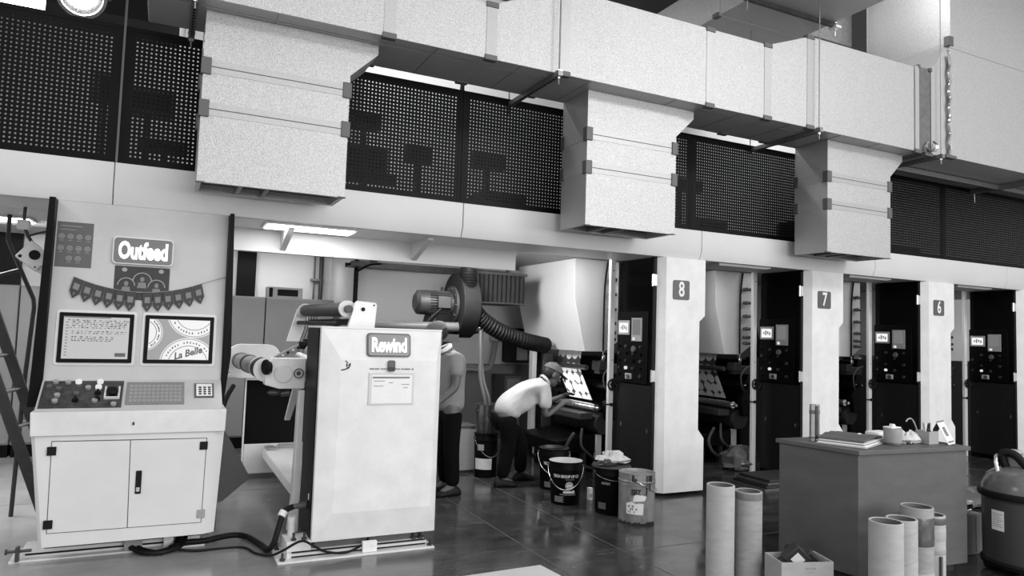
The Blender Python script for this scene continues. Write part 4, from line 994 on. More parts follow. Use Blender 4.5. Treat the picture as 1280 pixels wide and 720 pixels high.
def head_meshes(c, f, up, r=0.098):
    """skull, jaw, nose, lips, ears and brow around centre c, looking along f"""
    f = Vector(f).normalized(); up = Vector(up); up = (up - f*up.dot(f)).normalized(); s = f.cross(up)
    rot = Matrix((f, -s, up)).transposed()
    c = Vector(c)
    def P(a, b, h): return c + f*a + s*b + up*h
    L = []
    b = MB()
    b.sphere(P(-0.010, 0, 0.020), r, (1.02, 0.80, 1.0), 20, 14, rot)
    b.sphere(P(0.022, 0, -0.055), r*0.66, (1.0, 0.86, 1.05), 16, 10, rot)
    b.sphere(P(0.060, 0, -0.098), 0.026, (0.9, 1.1, 0.8), 12, 8, rot)
    b.cyl(P(0.085, 0, 0.012), P(0.112, 0, -0.028), 0.009, 0.017, 10); b.sphere(P(0.108, 0, -0.028), 0.016, (1, 1.15, 0.8), 10, 8, rot)
    b.sphere(P(0.080, 0, -0.064), 0.020, (0.7, 1.35, 0.42), 12, 8, rot); b.sphere(P(0.077, 0, -0.076), 0.018, (0.7, 1.25, 0.42), 12, 8, rot)
    b.sphere(P(0.080, 0.031, 0.030), 0.018, (0.6, 1.5, 0.5), 10, 8, rot); b.sphere(P(0.080, -0.031, 0.030), 0.018, (0.6, 1.5, 0.5), 10, 8, rot)
    for k in (1, -1):
        b.sphere(P(-0.012, 0.080*k, -0.008), 0.030, (0.75, 0.32, 1.1), 10, 8, rot)
    me = b.mesh('head'); L.append(me)
    eyes = MB()
    for k in (1, -1): eyes.sphere(P(0.079, 0.032*k, 0.012), 0.0125, (0.8, 1.2, 0.8), 10, 8, rot)
    return L, eyes, P, rot

def cap_for(par, P, rot, m, tilt=0.0):
    b = MB(); n = 20; rings = []
    for i in range(6):
        a = i/5*PI/2
        ring = []
        for k in range(n):
            t = 2*PI*k/n
            ring.append(b.bm.verts.new(P(-0.012 + 0.112*math.cos(a)*math.cos(t), 0.092*math.cos(a)*math.sin(t), 0.042 + 0.088*math.sin(a)**0.9)))
        rings.append(ring)
    for a, c in zip(rings, rings[1:]):
        for k in range(n): b.bm.faces.new([a[k], a[(k+1) % n], c[(k+1) % n], c[k]])
    b.bm.faces.new(rings[0][::-1])
    o = b.build('cap', m, par)
    br = MB(); top = []; bot = []
    for k in range(11):
        t = -1.15 + 2.3*k/10
        p0 = (0.095*math.cos(t)*1.0, 0.085*math.sin(t)); p1 = (0.06 + 0.125*math.cos(t*0.85), 0.080*math.sin(t))
        top.append((P(p0[0]-0.005, p0[1], 0.048), P(p1[0], p1[1], 0.030))); bot.append((P(p0[0]-0.005, p0[1], 0.041), P(p1[0], p1[1], 0.024)))
    for L in (top, bot):
        for a, c in zip(L, L[1:]): br.face([a[0], c[0], c[1], a[1]])
    for a, c, d, e in zip(top, top[1:], bot, bot[1:]): br.face([a[1], c[1], e[1], d[1]])
    br.build('cap_peak', m, o)
    MB().sphere(P(-0.012, 0, 0.131), 0.008).build('cap_button', m, o)
    return o

def shoe(par, ankle, toe, m='rubber'):
    a = Vector(ankle); t = Vector(toe); d = (t - a); d.z = 0; d.normalize(); s = Vector((-d.y, d.x, 0))
    b = MB(); rings = []
    for k, (u, w, h) in enumerate(((-0.085, 0.022, 0.045), (-0.07, 0.036, 0.075), (-0.02, 0.042, 0.10), (0.04, 0.043, 0.095), (0.09, 0.047, 0.065), (0.14, 0.045, 0.052), (0.175, 0.028, 0.036))):
        c = Vector((a.x, a.y, 0)) + d*u; ring = []
        for q, (sx, z) in enumerate(((-1, 0), (-1.05, 0.3), (-0.8, 0.75), (-0.3, 1), (0.3, 1), (0.8, 0.75), (1.05, 0.3), (1, 0))):
            ring.append(b.bm.verts.new(c + s*w*sx + Vector((0, 0, 0.002 + h*z))))
        rings.append(ring)
    for r0, r1 in zip(rings, rings[1:]):
        for q in range(8): b.bm.faces.new([r0[q], r0[(q+1) % 8], r1[(q+1) % 8], r1[q]])
    b.bm.faces.new(rings[0][::-1]); b.bm.faces.new(rings[-1])
    o = b.build('shoe', m, par)
    md = o.modifiers.new('sub', 'SUBSURF'); md.levels = 1; md.render_levels = 1
    return o

# bending worker at the print deck
m1p = thing('person', 'person in pale shirt and cap bending over the print deck left of pillar 8', 'person', (3.32, 6.68, 0))
s = Sk()
s.j('pel', (3.22, 6.68, 0.765), 0.115); s.j('wst', (3.36, 6.68, 0.86), 0.11, 'pel'); s.j('chs', (3.52, 6.68, 0.955), 0.125, 'wst'); s.j('nb', (3.66, 6.68, 1.035), 0.065, 'chs'); s.j('nk', (3.715, 6.675, 1.075), 0.056, 'nb')
for k, sd in (('r', -1), ('l', 1)):
    s.j('sh'+k, (3.605, 6.68+0.17*sd, 0.985), 0.062, 'chs')
    if sd < 0: el, wr = (3.60, 6.485, 0.705), (3.80, 6.53, 0.815)
    else: el, wr = (3.78, 6.88, 0.80), (3.96, 6.80, 0.88)
    s.j('el'+k, el, 0.042, 'sh'+k); s.j('wr'+k, wr, (0.028, 0.026), 'el'+k)
    dd = Vector(wr)-Vector(el); hand(s, 'wr'+k, dd, (0, -sd, 0.6), (0.2, 0, -1), 'h'+k)
    hp = (3.20, 6.68+0.085*sd, 0.74)
    kn, an, to = ((3.245, 6.59, 0.43), (3.17, 6.585, 0.09), (3.30, 6.575, 0.03)) if sd < 0 else ((3.49, 6.80, 0.44), (3.50, 6.82, 0.09), (3.63, 6.83, 0.03))
    s.j('hp'+k, hp, 0.09, 'pel'); s.j('kn'+k, kn, 0.058, 'hp'+k); s.j('an'+k, an, 0.042, 'kn'+k); s.j('to'+k, to, 0.032, 'an'+k)
for k_, i_ in s.n.items():
    if not (k_.startswith('wr') or (k_.startswith('h') and not k_.startswith('hp'))):
        s.r[i_] = s.r[i_]*0.8 if not isinstance(s.r[i_], tuple) else tuple(q_*0.8 for q_ in s.r[i_])
hm, eyes, P, rot = head_meshes((3.775, 6.675, 1.125), (0.90, -0.04, -0.42), (0.42, 0, 0.9))
body = fuse([s.mesh('b')] + hm, 0.008)
bo = obj('body', body, 'skin', m1p)
eyes.build('eyes', 'paper', bo)
t = Sk()
t.j('p0', (3.255, 6.68, 0.665), (0.185, 0.155)); t.j('p', (3.25, 6.68, 0.79), (0.175, 0.155), 'p0'); t.j('w', (3.34, 6.68, 0.835), (0.165, 0.165), 'p'); t.j('c', (3.52, 6.68, 0.945), (0.165, 0.145), 'w'); t.j('n', (3.645, 6.68, 1.03), 0.088, 'c'); t.j('n2', (3.675, 6.68, 1.052), 0.074, 'n')
for k, sd in (('r', -1), ('l', 1)):
    t.j('s'+k, (3.60, 6.68+0.165*sd, 0.985), 0.085, 'c')
    t.j('e'+k, (3.602, 6.487, 0.77) if sd < 0 else (3.74, 6.87, 0.85), 0.070, 's'+k)
sh = obj('shirt', fuse([t.mesh('s')], 0.014, 4), 'shirt', m1p)
MB().lathe([(0.066+0.012*math.cos(a), 0.016*math.sin(a)) for a in [2*PI*i/8 for i in range(8)]], (3.69, 6.68, 1.060), (0.75, 0, 0.5), 20, closed=True).build('collar', 'shirt', sh)
t = Sk()
t.j('p', (3.245, 6.68, 0.71), 0.105)
for k, sd, kn, an in (('r', -1, (3.245, 6.59, 0.43), (3.17, 6.585, 0.075)), ('l', 1, (3.49, 6.80, 0.44), (3.50, 6.82, 0.075))):
    t.j('h'+k, (3.225, 6.68+0.085*sd, 0.65), 0.108, 'p'); t.j('k'+k, kn, 0.085, 'h'+k); t.j('a'+k, an, 0.070, 'k'+k)
obj('trousers', fuse([t.mesh('t')], 0.014, 3), 'trousers', m1p)
shoe(m1p, (3.17, 6.585, 0.09), (3.30, 6.575, 0)); shoe(m1p, (3.50, 6.82, 0.09), (3.63, 6.83, 0))
cap_for(m1p, P, rot, 'cap')
b = MB(); b.sphere(P(-0.035, 0, 0.015), 0.094, (0.9, 0.86, 0.95), 16, 10, rot); b.build('hair', 'hair', m1p)

# standing worker behind the rewind cabinet
m2p = thing('person', 'person in grey shirt and cap standing half hidden behind the rewind cabinet', 'person', (2.5, 6.47, 0))
s = Sk(); YC = 6.47
s.j('pel', (2.535, YC, 0.86), 0.115); s.j('wst', (2.545, YC, 1.03), 0.105, 'pel'); s.j('chs', (2.535, YC, 1.20), 0.12, 'wst'); s.j('nb', (2.49, YC, 1.345), 0.065, 'chs'); s.j('nk', (2.445, YC, 1.41), 0.055, 'nb')
for k, sd in (('r', -1), ('l', 1)):
    s.j('sh'+k, (2.53, YC+0.175*sd, 1.30), 0.062, 'chs')
    el, wr = ((2.505, 6.25, 1.03), (2.33, 6.24, 0.89)) if sd < 0 else ((2.45, 6.70, 1.03), (2.25, 6.64, 0.97))
    s.j('el'+k, el, 0.043, 'sh'+k); s.j('wr'+k, wr, 0.028, 'el'+k)
    hand(s, 'wr'+k, Vector(wr)-Vector(el), (0, -sd*0.3, 1), (-0.3, 0, -1), 'h'+k)
    s.j('hp'+k, (2.535, YC+0.085*sd, 0.82), 0.09, 'pel'); s.j('kn'+k, (2.525, YC+0.09*sd, 0.46), 0.058, 'hp'+k)
    s.j('an'+k, (2.56, YC+0.095*sd, 0.09), 0.042, 'kn'+k); s.j('to'+k, (2.43, YC+0.10*sd, 0.03), 0.032, 'an'+k)
hm, eyes, P, rot = head_meshes((2.375, YC, 1.515), (-0.93, 0, -0.36), (-0.36, 0, 0.93))
bo = obj('body', fuse([s.mesh('b')] + hm, 0.008), 'skin', m2p); eyes.build('eyes', 'paper', bo)
t = Sk()
t.j('p0', (2.545, YC, 0.76), (0.145, 0.17)); t.j('p', (2.545, YC, 0.90), (0.14, 0.165), 'p0'); t.j('w', (2.545, YC, 1.04), (0.135, 0.16), 'p'); t.j('c', (2.535, YC, 1.20), (0.135, 0.16), 'w'); t.j('n', (2.495, YC, 1.33), 0.085, 'c'); t.j('n2', (2.475, YC, 1.365), 0.075, 'n')
for k, sd in (('r', -1), ('l', 1)):
    t.j('s'+k, (2.53, YC+0.175*sd, 1.29), 0.083, 'c'); t.j('e'+k, (2.51, 6.255, 1.11) if sd < 0 else (2.465, 6.69, 1.10), 0.068, 's'+k)
sh = obj('shirt', fuse([t.mesh('s')], 0.014, 4), 'shirt2', m2p)
MB().lathe([(0.068+0.012*math.cos(a), 0.02*math.sin(a)) for a in [2*PI*i/8 for i in range(8)]], (2.462, YC, 1.385), (-0.5, 0, 0.85), 20, closed=True).build('collar', 'paper', sh)
t = Sk(); t.j('p', (2.54, YC, 0.82), 0.108)
for k, sd in (('r', -1), ('l', 1)):
    t.j('h'+k, (2.54, YC+0.085*sd, 0.74), 0.098, 'p'); t.j('k'+k, (2.53, YC+0.09*sd, 0.45), 0.085, 'h'+k); t.j('a'+k, (2.56, YC+0.095*sd, 0.075), 0.072, 'k'+k)
obj('trousers', fuse([t.mesh('t')], 0.014, 3), 'trousers', m2p)
for sd in (-1, 1): shoe(m2p, (2.56, YC+0.095*sd, 0), (2.43, YC+0.10*sd, 0))
cap_for(m2p, P, rot, 'cap')
b = MB(); b.sphere(P(-0.035, 0, 0.015), 0.094, (0.9, 0.86, 0.95), 16, 10, rot); b.build('hair', 'hair', m2p)

# ------------------------------------------------------------------ pails and drums
def wrap(o, c, r0, r1, h, ang):
    """bend a flat mesh (x across, z up) round a tapering pail centred on c and facing ang"""
    off = root_loc(o.parent) if o.parent else Vector((0,0,0))
    bm = bmesh.new(); bm.from_mesh(o.data)
    xs = [v.co.x + off.x for v in bm.verts]
    x = min(xs) + 0.02
    while x < max(xs):
        bmesh.ops.bisect_plane(bm, geom=bm.verts[:] + bm.edges[:] + bm.faces[:], plane_co=(x - off.x, 0, 0), plane_no=(1, 0, 0)); x += 0.02
    bm.to_mesh(o.data); bm.free()
    for v in o.data.vertices:
        p = v.co + off; rr = r0 + (r1-r0)*(p.z - c[2])/h + 0.0015 - p.y
        a = ang + p.x/((r0+r1)/2)
        q = Vector((c[0] + rr*math.cos(a), c[1] + rr*math.sin(a), p.z)); v.co = q - off
    return o
def facing(c): return math.atan2(-c[1], -c[0])
def pail(name, label, cat, c, rb, rt, h, m, inside, ang_off=0.0, ears=True, bail=-1.0, group='ink pails on the bay floor', fill=None):
    t = thing(name, label, cat, (c[0], c[1], 0), group)
    k = (rt-rb)/h
    prof = [(0, 0.0), (rb-0.004, 0.0), (rb, 0.006), (rb+k*(h-0.075), h-0.075), (rb+k*(h-0.07)+0.005, h-0.07), (rb+k*(h-0.07)+0.005, h-0.062), (rt, h-0.055), (rt, h-0.006), (rt+0.004, h), (rt-0.004, h+0.002), (rt-0.007, h-0.004), (rb-0.004, 0.012), (0, 0.012)]
    b = MB().lathe(prof[:9], (c[0], c[1], 0.001), n=36); b.build('body', m, t)
    MB().lathe([(rt+0.004, h), (rt-0.004, h+0.002), (rt-0.007, h-0.004), (rb-0.004, 0.012), (0, 0.012)], (c[0], c[1], 0.001), n=36).build('liner', inside, t)
    if fill:
        MB().lathe([(0, h*fill[0]), (rb + k*h*fill[0] - 0.006, h*fill[0])], (c[0], c[1], 0.001), n=36).build('ink', fill[1], t)
    a = facing(c) + ang_off
    if ears:
        pts = []
        for i in range(13):
            q = i/12*PI
            e = Vector((math.cos(a+PI/2), math.sin(a+PI/2), 0)); f_ = Vector((math.cos(a), math.sin(a), 0))
            ctr = Vector((c[0], c[1], h-0.045))
            swing = 0.26*math.sin(q)
            pts.append(ctr + e*math.cos(q)*(rt+0.012) + f_*(rt+0.012)*math.sin(q)*1.0 + Vector((0, 0, bail*swing*0.75)))
        MB().tube(pts, 0.0038, 6).build('bail_handle', 'steel', t)
        er = MB()
        for sgn in (1, -1):
            p = Vector((c[0], c[1], h-0.045)) + Vector((math.cos(a+PI/2), math.sin(a+PI/2), 0))*sgn*(rt-0.004)
            er.cyl(p, p + Vector((math.cos(a+PI/2), math.sin(a+PI/2), 0))*sgn*0.02, 0.014, n=12)
        er.build('bail_ear', 'dsteel', t)
    return t, k
def ptext(t, c, rb, rt, h, s_, size, z, x=0, bold=0.001, sx=0.9, m='paper', da=0.0):
    tx = text('lettering', s_, size, m, t, (x, 0, z), bold=bold, sx=sx, ext=0.0006)
    wrap(tx, (c[0], c[1], 0), rb, rt, h, facing(c)+da); return tx
def pshape(t, c, rb, rt, h, b, name, m, da=0.0):
    o = b.build(name, m, t, smooth=False); wrap(o, (c[0], c[1], 0), rb, rt, h, facing(c)+da); return o
def cutech(t, c, rb, rt, h, da):
    ptext(t, c, rb, rt, h, 'TECH GROUP OF CO', 0.036, 0.262, 0.0, sx=0.72, da=da)
    ptext(t, c, rb, rt, h, 'omtech', 0.036, 0.125, 0.03, bold=0.003, sx=1.0, da=da)
    b = MB()
    for k in range(14): b.box(-0.055+0.011*k, -0.055+0.011*k+0.0075-0.002*(k % 3 == 0), -0.001, 0, 0.094, 0.106-0.003*(k % 2))
    for k in range(9): b.box(-0.005+0.009*k, -0.005+0.009*k+0.006, -0.001, 0, 0.232, 0.238)
    pshape(t, c, rb, rt, h, b, 'fine_print', 'grey', da)
    b = MB(); n = 28
    for r0, r1 in ((0.030, 0.036), (0.016, 0.024)):
        for i in range(n):
            a0, a1 = 2*PI*i/n, 2*PI*(i+1)/n
            b.face([(0.03+r0*math.cos(a0), -.001, 0.18+r0*math.sin(a0)), (0.03+r1*math.cos(a0), -.001, 0.18+r1*math.sin(a0)), (0.03+r1*math.cos(a1), -.001, 0.18+r1*math.sin(a1)), (0.03+r0*math.cos(a1), -.001, 0.18+r0*math.sin(a1))])
    b.box(0.014, 0.046, -0.0012, 0, 0.172, 0.188)
    pshape(t, c, rb, rt, h, b, 'logo_ring', 'paper', da)
    b = MB()
    for k in range(5): b.box(-0.115+0.0*k, -0.02-0.012*(k % 2), -0.001, 0, 0.075-0.011*k, 0.081-0.011*k)
    pshape(t, c, rb, rt, h, b, 'small_print', 'grey', da)
c1 = (3.457, 5.81)
p1, _ = pail('pail', 'open black pail with pale inside and white lettering, front left of the drums', 'pail', c1, 0.132, 0.152, 0.388, 'black', 'pailin')
cutech(p1, c1, 0.132, 0.152, 0.388, 0.05)
c2 = (3.665, 6.40)
p2, _ = pail('pail', 'black pail brimming with dark ink, behind the open pale-lined pail', 'pail', c2, 0.135, 0.150, 0.405, 'black', 'dsteel', fill=(0.93, 'gloss'))
cutech(p2, c2, 0.135, 0.150, 0.405, 0.12)
c3 = (3.665, 5.37)
p3, _ = pail('pail', 'black pail with rags heaped on its lid beside the stained metal drum', 'pail', c3, 0.138, 0.152, 0.405, 'black', 'black', ang_off=0.4, ears=True, bail=-0.3, fill=(0.97, 'xgrey'))
MB().lathe([(0, 0.418), (0.17, 0.415), (0.176, 0.405), (0.172, 0.398), (0.155, 0.400)], (c3[0], c3[1], 0), n=30).build('lid', 'xgrey', p3)
ptext(p3, c3, 0.138, 0.152, 0.405, 'omsc', 0.040, 0.275, -0.03, sx=0.9, m='grey', da=-0.1)
b = MB()
for k in range(10): b.box(-0.105+0.008*k, -0.105+0.008*k+0.004, -0.001, 0, 0.05, 0.105)
pshape(p3, c3, 0.138, 0.152, 0.405, b, 'barcode', 'midink', -0.1)
rg = lump('rag', (3.70, 5.40, 0.419), 0.12, (1.15, 0.8, 0.62), 'cloth', 'pale crumpled rag lying on the lid of the black pail', 'rag', 21, amp=0.35)
rg2 = lump('rag', (3.585, 5.33, 0.419), 0.055, (1.5, 0.9, 0.6), 'dsteel', 'small dark rag at the left edge of the black pail\'s lid', 'rag', 22, amp=0.4)
c4 = (3.70, 5.035)
p4, _ = pail('drum', 'stained pale metal drum with dark drips and a torn label, nearest of the pails', 'drum', c4, 0.150, 0.152, 0.412, 'drum', 'drum', ears=True, ang_off=1.5, bail=-0.5, fill=(0.95, 'drum'))
b = MB()
for z in (0.30, 0.305): pass
for xa, L, w in ((0.085, 0.17, 0.012), (0.105, 0.10, 0.010), (0.12, 0.13, 0.012), (0.135, 0.06, 0.014), (-0.03, 0.05, 0.02)):
    b.prism([(xa-w/2, 0.405), (xa+w/2, 0.405), (xa+w/2, 0.40-L*0.8), (xa, 0.40-L), (xa-w/2, 0.40-L*0.85)], -0.002, 0.0, 'y')
random.seed(9)
for k in range(26):
    x = -0.19 + 0.38*k/25; h_ = 0.012 + 0.022*random.random()
    b.prism([(x-0.012, 0.004), (x+0.012, 0.004), (x+0.010, h_*0.9), (x, h_), (x-0.009, h_*0.6)], -0.0012, 0, 'y')
pshape(p4, c4, 0.150, 0.152, 0.412, b, 'drip_pattern', 'ink', 0.0)
b = MB().prism([(-0.085, 0.09), (0.055, 0.085), (0.06, 0.175), (0.02, 0.18), (0.0, 0.172), (-0.04, 0.19), (-0.085, 0.175)], -0.0012, 0, 'y').prism([(-0.03, 0.19), (0.07, 0.20), (0.085, 0.235), (0.05, 0.245), (0.0, 0.25), (-0.02, 0.24)], -0.0012, 0, 'y')
pshape(p4, c4, 0.150, 0.152, 0.412, b, 'label', 'paper', 0.0)
ptext(p4, c4, 0.150, 0.152, 0.412, 'SIIZ', 0.062, 0.265, -0.005, bold=0.003, sx=0.8, m='ink')
b = MB()
for k in range(8): b.box(-0.07+0.016*(k % 5), -0.062+0.016*(k % 5)+0.004*(k % 3), -0.0022, -0.001, 0.10+0.022*(k % 3), 0.116+0.022*(k % 3))
pshape(p4, c4, 0.150, 0.152, 0.412, b, 'stencil', 'midink', 0.0)
b = MB()
for z in (0.325, 0.315): b.lathe([(0.1535, z), (0.1555, z+0.003), (0.1535, z+0.006)], (c4[0], c4[1], 0), n=36)
b.build('hoop', 'drum', p4)
c5 = (3.235, 7.14)
p5, _ = pail('pail', 'black pail with pale label by the back wall, carrying a steel pot', 'pail', c5, 0.118, 0.128, 0.462, 'black', 'black', ang_off=0.5, fill=(0.985, 'dsteel'))
pshape(p5, c5, 0.118, 0.128, 0.462, MB().box(-0.11, 0.09, -0.0012, 0, 0.09, 0.205), 'label', 'cream', -0.15)
pshape(p5, c5, 0.118, 0.128, 0.462, MB().box(-0.075, 0.0, -0.0012, 0, 0.29, 0.355), 'label', 'grey', -0.15)
pt = thing('steel_pot', 'steel pot with hoses hung in it, on the black pail by the back wall', 'pot', (3.235, 7.14, 0.464))
MB().lathe([(0, 0), (0.112, 0), (0.118, 0.01), (0.120, 0.30), (0.132, 0.305), (0.132, 0.312), (0.114, 0.308), (0.112, 0.02), (0, 0.02)], (3.235, 7.14, 0.466), n=32).build('body', mat('pot_steel', 130, 0.3, 0.85, nscale=12, namt=0.4), pt)
MB().tube([(3.11, 7.10, 0.74), (3.085, 7.09, 0.75), (3.08, 7.09, 0.71), (3.115, 7.10, 0.70)], 0.006, 6).build('handle', 'dsteel', pt)
b1 = thing('small_box', 'small pale carton standing on the floor left of the rag pail', 'box', (3.735, 5.80, 0))
MB().box(3.715, 3.755, 5.80, 5.84, 0.0005, 0.115).build('carton', 'cream', b1, bevel=0.002); MB().box(3.72, 3.75, 5.798, 5.8005, 0.03, 0.06).build('label', 'grey', b1)
bx = thing('steel_case', 'grey steel case on the floor by the back wall, left of the pail', 'case', (3.05, 7.45, 0))
MB().box(3.0, 3.20, 7.35, 7.62, 0.03, 0.50).build('body', 'grey', bx, bevel=0.006)
MB().box(2.99, 3.21, 7.34, 7.63, 0.50, 0.52).build('lid', 'dgrey', bx, bevel=0.003); MB().box(3.01, 3.19, 7.36, 7.6, 0, 0.03).build('plinth', 'xgrey', bx)
bx = thing('dark_case', 'low dark case behind the grey steel case', 'case', (3.1, 7.95, 0))
MB().box(3.12, 3.32, 7.9, 8.15, 0.0, 0.40).build('body', 'xgrey', bx, bevel=0.006); MB().box(3.13, 3.31, 7.895, 7.9, 0.30, 0.36).build('vent', 'black', bx)
# ------------------------------------------------------------------ blower, filter box, hoses in the bay
bl = thing('blower_fan', 'dark centrifugal blower with finned motor in the bay behind the rewind cabinet', 'blower', (2.95, 7.45, 1.45))
cx, cy, cz = 2.93, 7.45, 1.86
b = MB(); pr = []
for i in range(40):
    a = 2*PI*i/40; r = 0.30 + 0.085*(((a + PI*0.5) % (2*PI))/(2*PI))
    pr.append((cy + r*math.cos(a), cz + r*math.sin(a)))
b.prism(pr, cx-0.02, cx+0.18, 'x').build('scroll_housing', 'vdark', bl, bevel=0.008)
MB().lathe([(0.0, -0.02), (0.20, -0.02), (0.215, -0.03), (0.215, -0.055), (0.0, -0.055)], (cx, cy-0.02, cz-0.02), (1, 0, 0), 32).build('mount_flange', 'xgrey', bl)
for i in range(10):
    a = 2*PI*i/10; MB().cyl((cx-0.07, cy-0.02+0.19*math.cos(a), cz-0.02+0.19*math.sin(a)), (cx-0.05, cy-0.02+0.19*math.cos(a), cz-0.02+0.19*math.sin(a)), 0.012, n=6).build('flange_bolt', 'dsteel', bl)
mt = MB().cyl((cx-0.36, cy-0.02, cz), (cx-0.05, cy-0.02, cz), 0.115, n=32).build('motor', 'xgrey', bl)
fi = MB()
for i in range(28):
    a = 2*PI*i/28; u = Vector((0, math.cos(a), math.sin(a))); w = Vector((0, -math.sin(a), math.cos(a)))*0.003
    c0 = Vector((cx-0.33, cy-0.02, cz)); c1_ = Vector((cx-0.08, cy-0.02, cz))
    fi.hexa([c0+u*.11-w, c1_+u*.11-w, c1_+u*.11+w, c0+u*.11+w, c0+u*.135-w, c1_+u*.135-w, c1_+u*.135+w, c0+u*.135+w])
fi.build('cooling_fins', 'xgrey', mt, smooth=False)
MB().lathe([(0, 0.14), (0.09, 0.14), (0.132, 0.11), (0.136, 0.0), (0, 0)], (cx-0.33, cy-0.02, cz), (-1, 0, 0), 32).build('fan_cover', 'xgrey', mt)
MB().lathe([(0.022+0.006*math.cos(a), 0.006*math.sin(a)) for a in [2*PI*i/6 for i in range(6)]], (cx-0.16, cy-0.02, cz+0.155), (1, 0, 0), 14, closed=True).build('lifting_eye', 'dsteel', mt)
MB().box(cx-0.25, cx-0.10, cy-0.17, cy-0.10, cz-0.06, cz+0.07).build('terminal_box', 'xgrey', mt, bevel=0.006)
MB().prism([(cx-0.30, cz-0.12), (cx+0.10, cz-0.12), (cx+0.16, cz-0.36), (cx-0.36, cz-0.36)], cy-0.10, cy+0.12, 'y').build('pedestal', 'black', bl, bevel=0.006)
MB().tube([(cx-0.22, cy-0.16, cz-0.07), (cx-0.34, cy-0.17, cz-0.18), (cx-0.40, cy-0.16, cz-0.29), (cx-0.36, cy-0.12, cz-0.30), (cx-0.25, cy-0.10, cz-0.18)], 0.013, 8).build('motor_cable', 'rubber', bl)
pi_ = thing('exhaust_pipe', 'grey horizontal pipe under the blower with end clamp', 'pipe', (2.7, 7.3, 1.6))
MB().cyl((1.9, 7.28, 1.585), (3.22, 7.28, 1.605), 0.052, n=20).build('pipe', 'dgrey', pi_)
MB().cyl((3.14, 7.28, 1.604), (3.20, 7.28, 1.605), 0.062, n=20).cyl((3.17, 7.28, 1.55), (3.17, 7.28, 1.68), 0.014).build('clamp', 'steel', pi_)
MB().box(2.6, 2.9, 7.2, 7.6, 1.44, 1.52).box(2.62, 2.68, 7.5, 7.6, 0, 1.44).box(2.86, 2.92, 7.5, 7.6, 0, 1.44).build('stand', 'xgrey', pi_)
fh = thing('flexible_duct', 'thick black corrugated hose dropping beside the blower and bending right', 'hose', (3.0, 7.25, 2.2))
path = catmull([Vector(p) for p in ((3.0, 7.22, 2.415), (3.0, 7.22, 2.15), (3.02, 7.22, 1.92), (3.14, 7.22, 1.72), (3.42, 7.24, 1.56), (3.75, 7.3, 1.47), (4.15, 7.5, 1.42))], 8)
L = len(path)
rib = MB(); dense = []
for a, c in zip(path, path[1:]):
    for k in range(4): dense.append(a.lerp(c, k/4))
rib.tube(dense, lambda t: 0.088 + 0.009*math.sin(t*len(dense)*1.6), 18, False); rib.build('corrugated_hose', 'rubber', fh)
fx = thing('filter_box', 'dark ribbed fabric filter box right of the corrugated hose', 'filter', (3.4, 7.6, 1.9))
pr = []; n = 22
for i in range(n+1): pr.append((3.17 + 0.62*i/n, 7.42 - (0.018 if i % 2 else 0)))
b = MB().prism(pr + [(3.79, 8.1), (3.17, 8.1)], 1.90, 2.215, 'z'); b.build('pleated_body', 'vdark', fx, smooth=False)
MB().box(3.15, 3.81, 7.39, 8.1, 2.215, 2.245).box(3.16, 3.19, 7.39, 7.43, 1.90, 2.22).box(3.15, 3.81, 7.40, 8.1, 1.885, 1.90).box(3.2, 3.24, 7.7, 7.74, 2.245, 2.42).box(3.7, 3.74, 7.7, 7.74, 2.245, 2.42).build('frame', 'xgrey', fx)
hs = thing('dip_hose', 'pair of grey hoses hanging from the pipe into the steel pot', 'hose', (3.17, 7.2, 1.2))
MB().tube([(3.165, 7.23, 1.58), (3.16, 7.20, 1.35), (3.165, 7.19, 1.05), (3.215, 7.15, 0.80), (3.23, 7.14, 0.6)], 0.020, 10).build('hose', 'dgrey', hs)
MB().tube([(3.18, 7.24, 1.56), (3.175, 7.22, 1.30), (3.21, 7.20, 1.02), (3.265, 7.15, 0.80), (3.26, 7.14, 0.6)], 0.018, 10).build('hose', 'dgrey', hs)
wh = thing('wall_hose', 'grey hose looped along the back wall at dado height', 'hose', (3.7, 8.7, 1.1))
MB().tube([(3.50, 8.72, 0.02), (3.52, 8.72, 0.5), (3.53, 8.70, 0.97), (3.60, 8.70, 1.10), (3.82, 8.70, 1.09), (3.99, 8.72, 1.12), (4.065, 8.76, 1.40), (4.07, 8.82, 1.46)], 0.028, 10).tube([(3.54, 8.66, 1.02), (3.62, 8.64, 1.065), (3.82, 8.64, 1.055), (3.95, 8.66, 1.08)], 0.026, 10).build('hose', 'midink', wh)
MB().box(4.0, 4.15, 8.74, 8.845, 1.44, 1.50).cyl((4.07, 8.80, 1.40), (4.07, 8.80, 1.56), 0.03).build('wall_outlet', 'grey', wh, bevel=0.005)
MB().tube([(3.35, 8.80, 1.47), (3.6, 8.78, 1.50), (3.85, 8.78, 1.56), (4.05, 8.80, 1.62)], 0.012, 6).build('cable', 'rubber', wh)
dm = [((4.20, 4.42, 8.45, 8.75, 1.16, 1.62), 'black', 'dark valve cabinet on the back wall under the white drying hood'), ((4.05, 4.30, 8.4, 8.8, 0, 1.0), 'xgrey', 'dark floor cabinet at the back of the bay behind the bending person')]
for (a, c, d, e, f, g), m, l in dm:
    t = thing('machine_cabinet', l, 'cabinet', (a, d, f)); MB().box(a, c, d, e if f == 0 else 8.846, f, g).build('body', m, t, bevel=0.008); MB().box(a+0.03, c-0.03, d-0.006, d, f+0.04, g-0.04).build('cover', 'dgrey', t, bevel=0.003)
    MB().box(c-0.06, c-0.04, d-0.02, d-0.006, (f+g)/2-0.05, (f+g)/2+0.05).build('handle', 'dsteel', t)

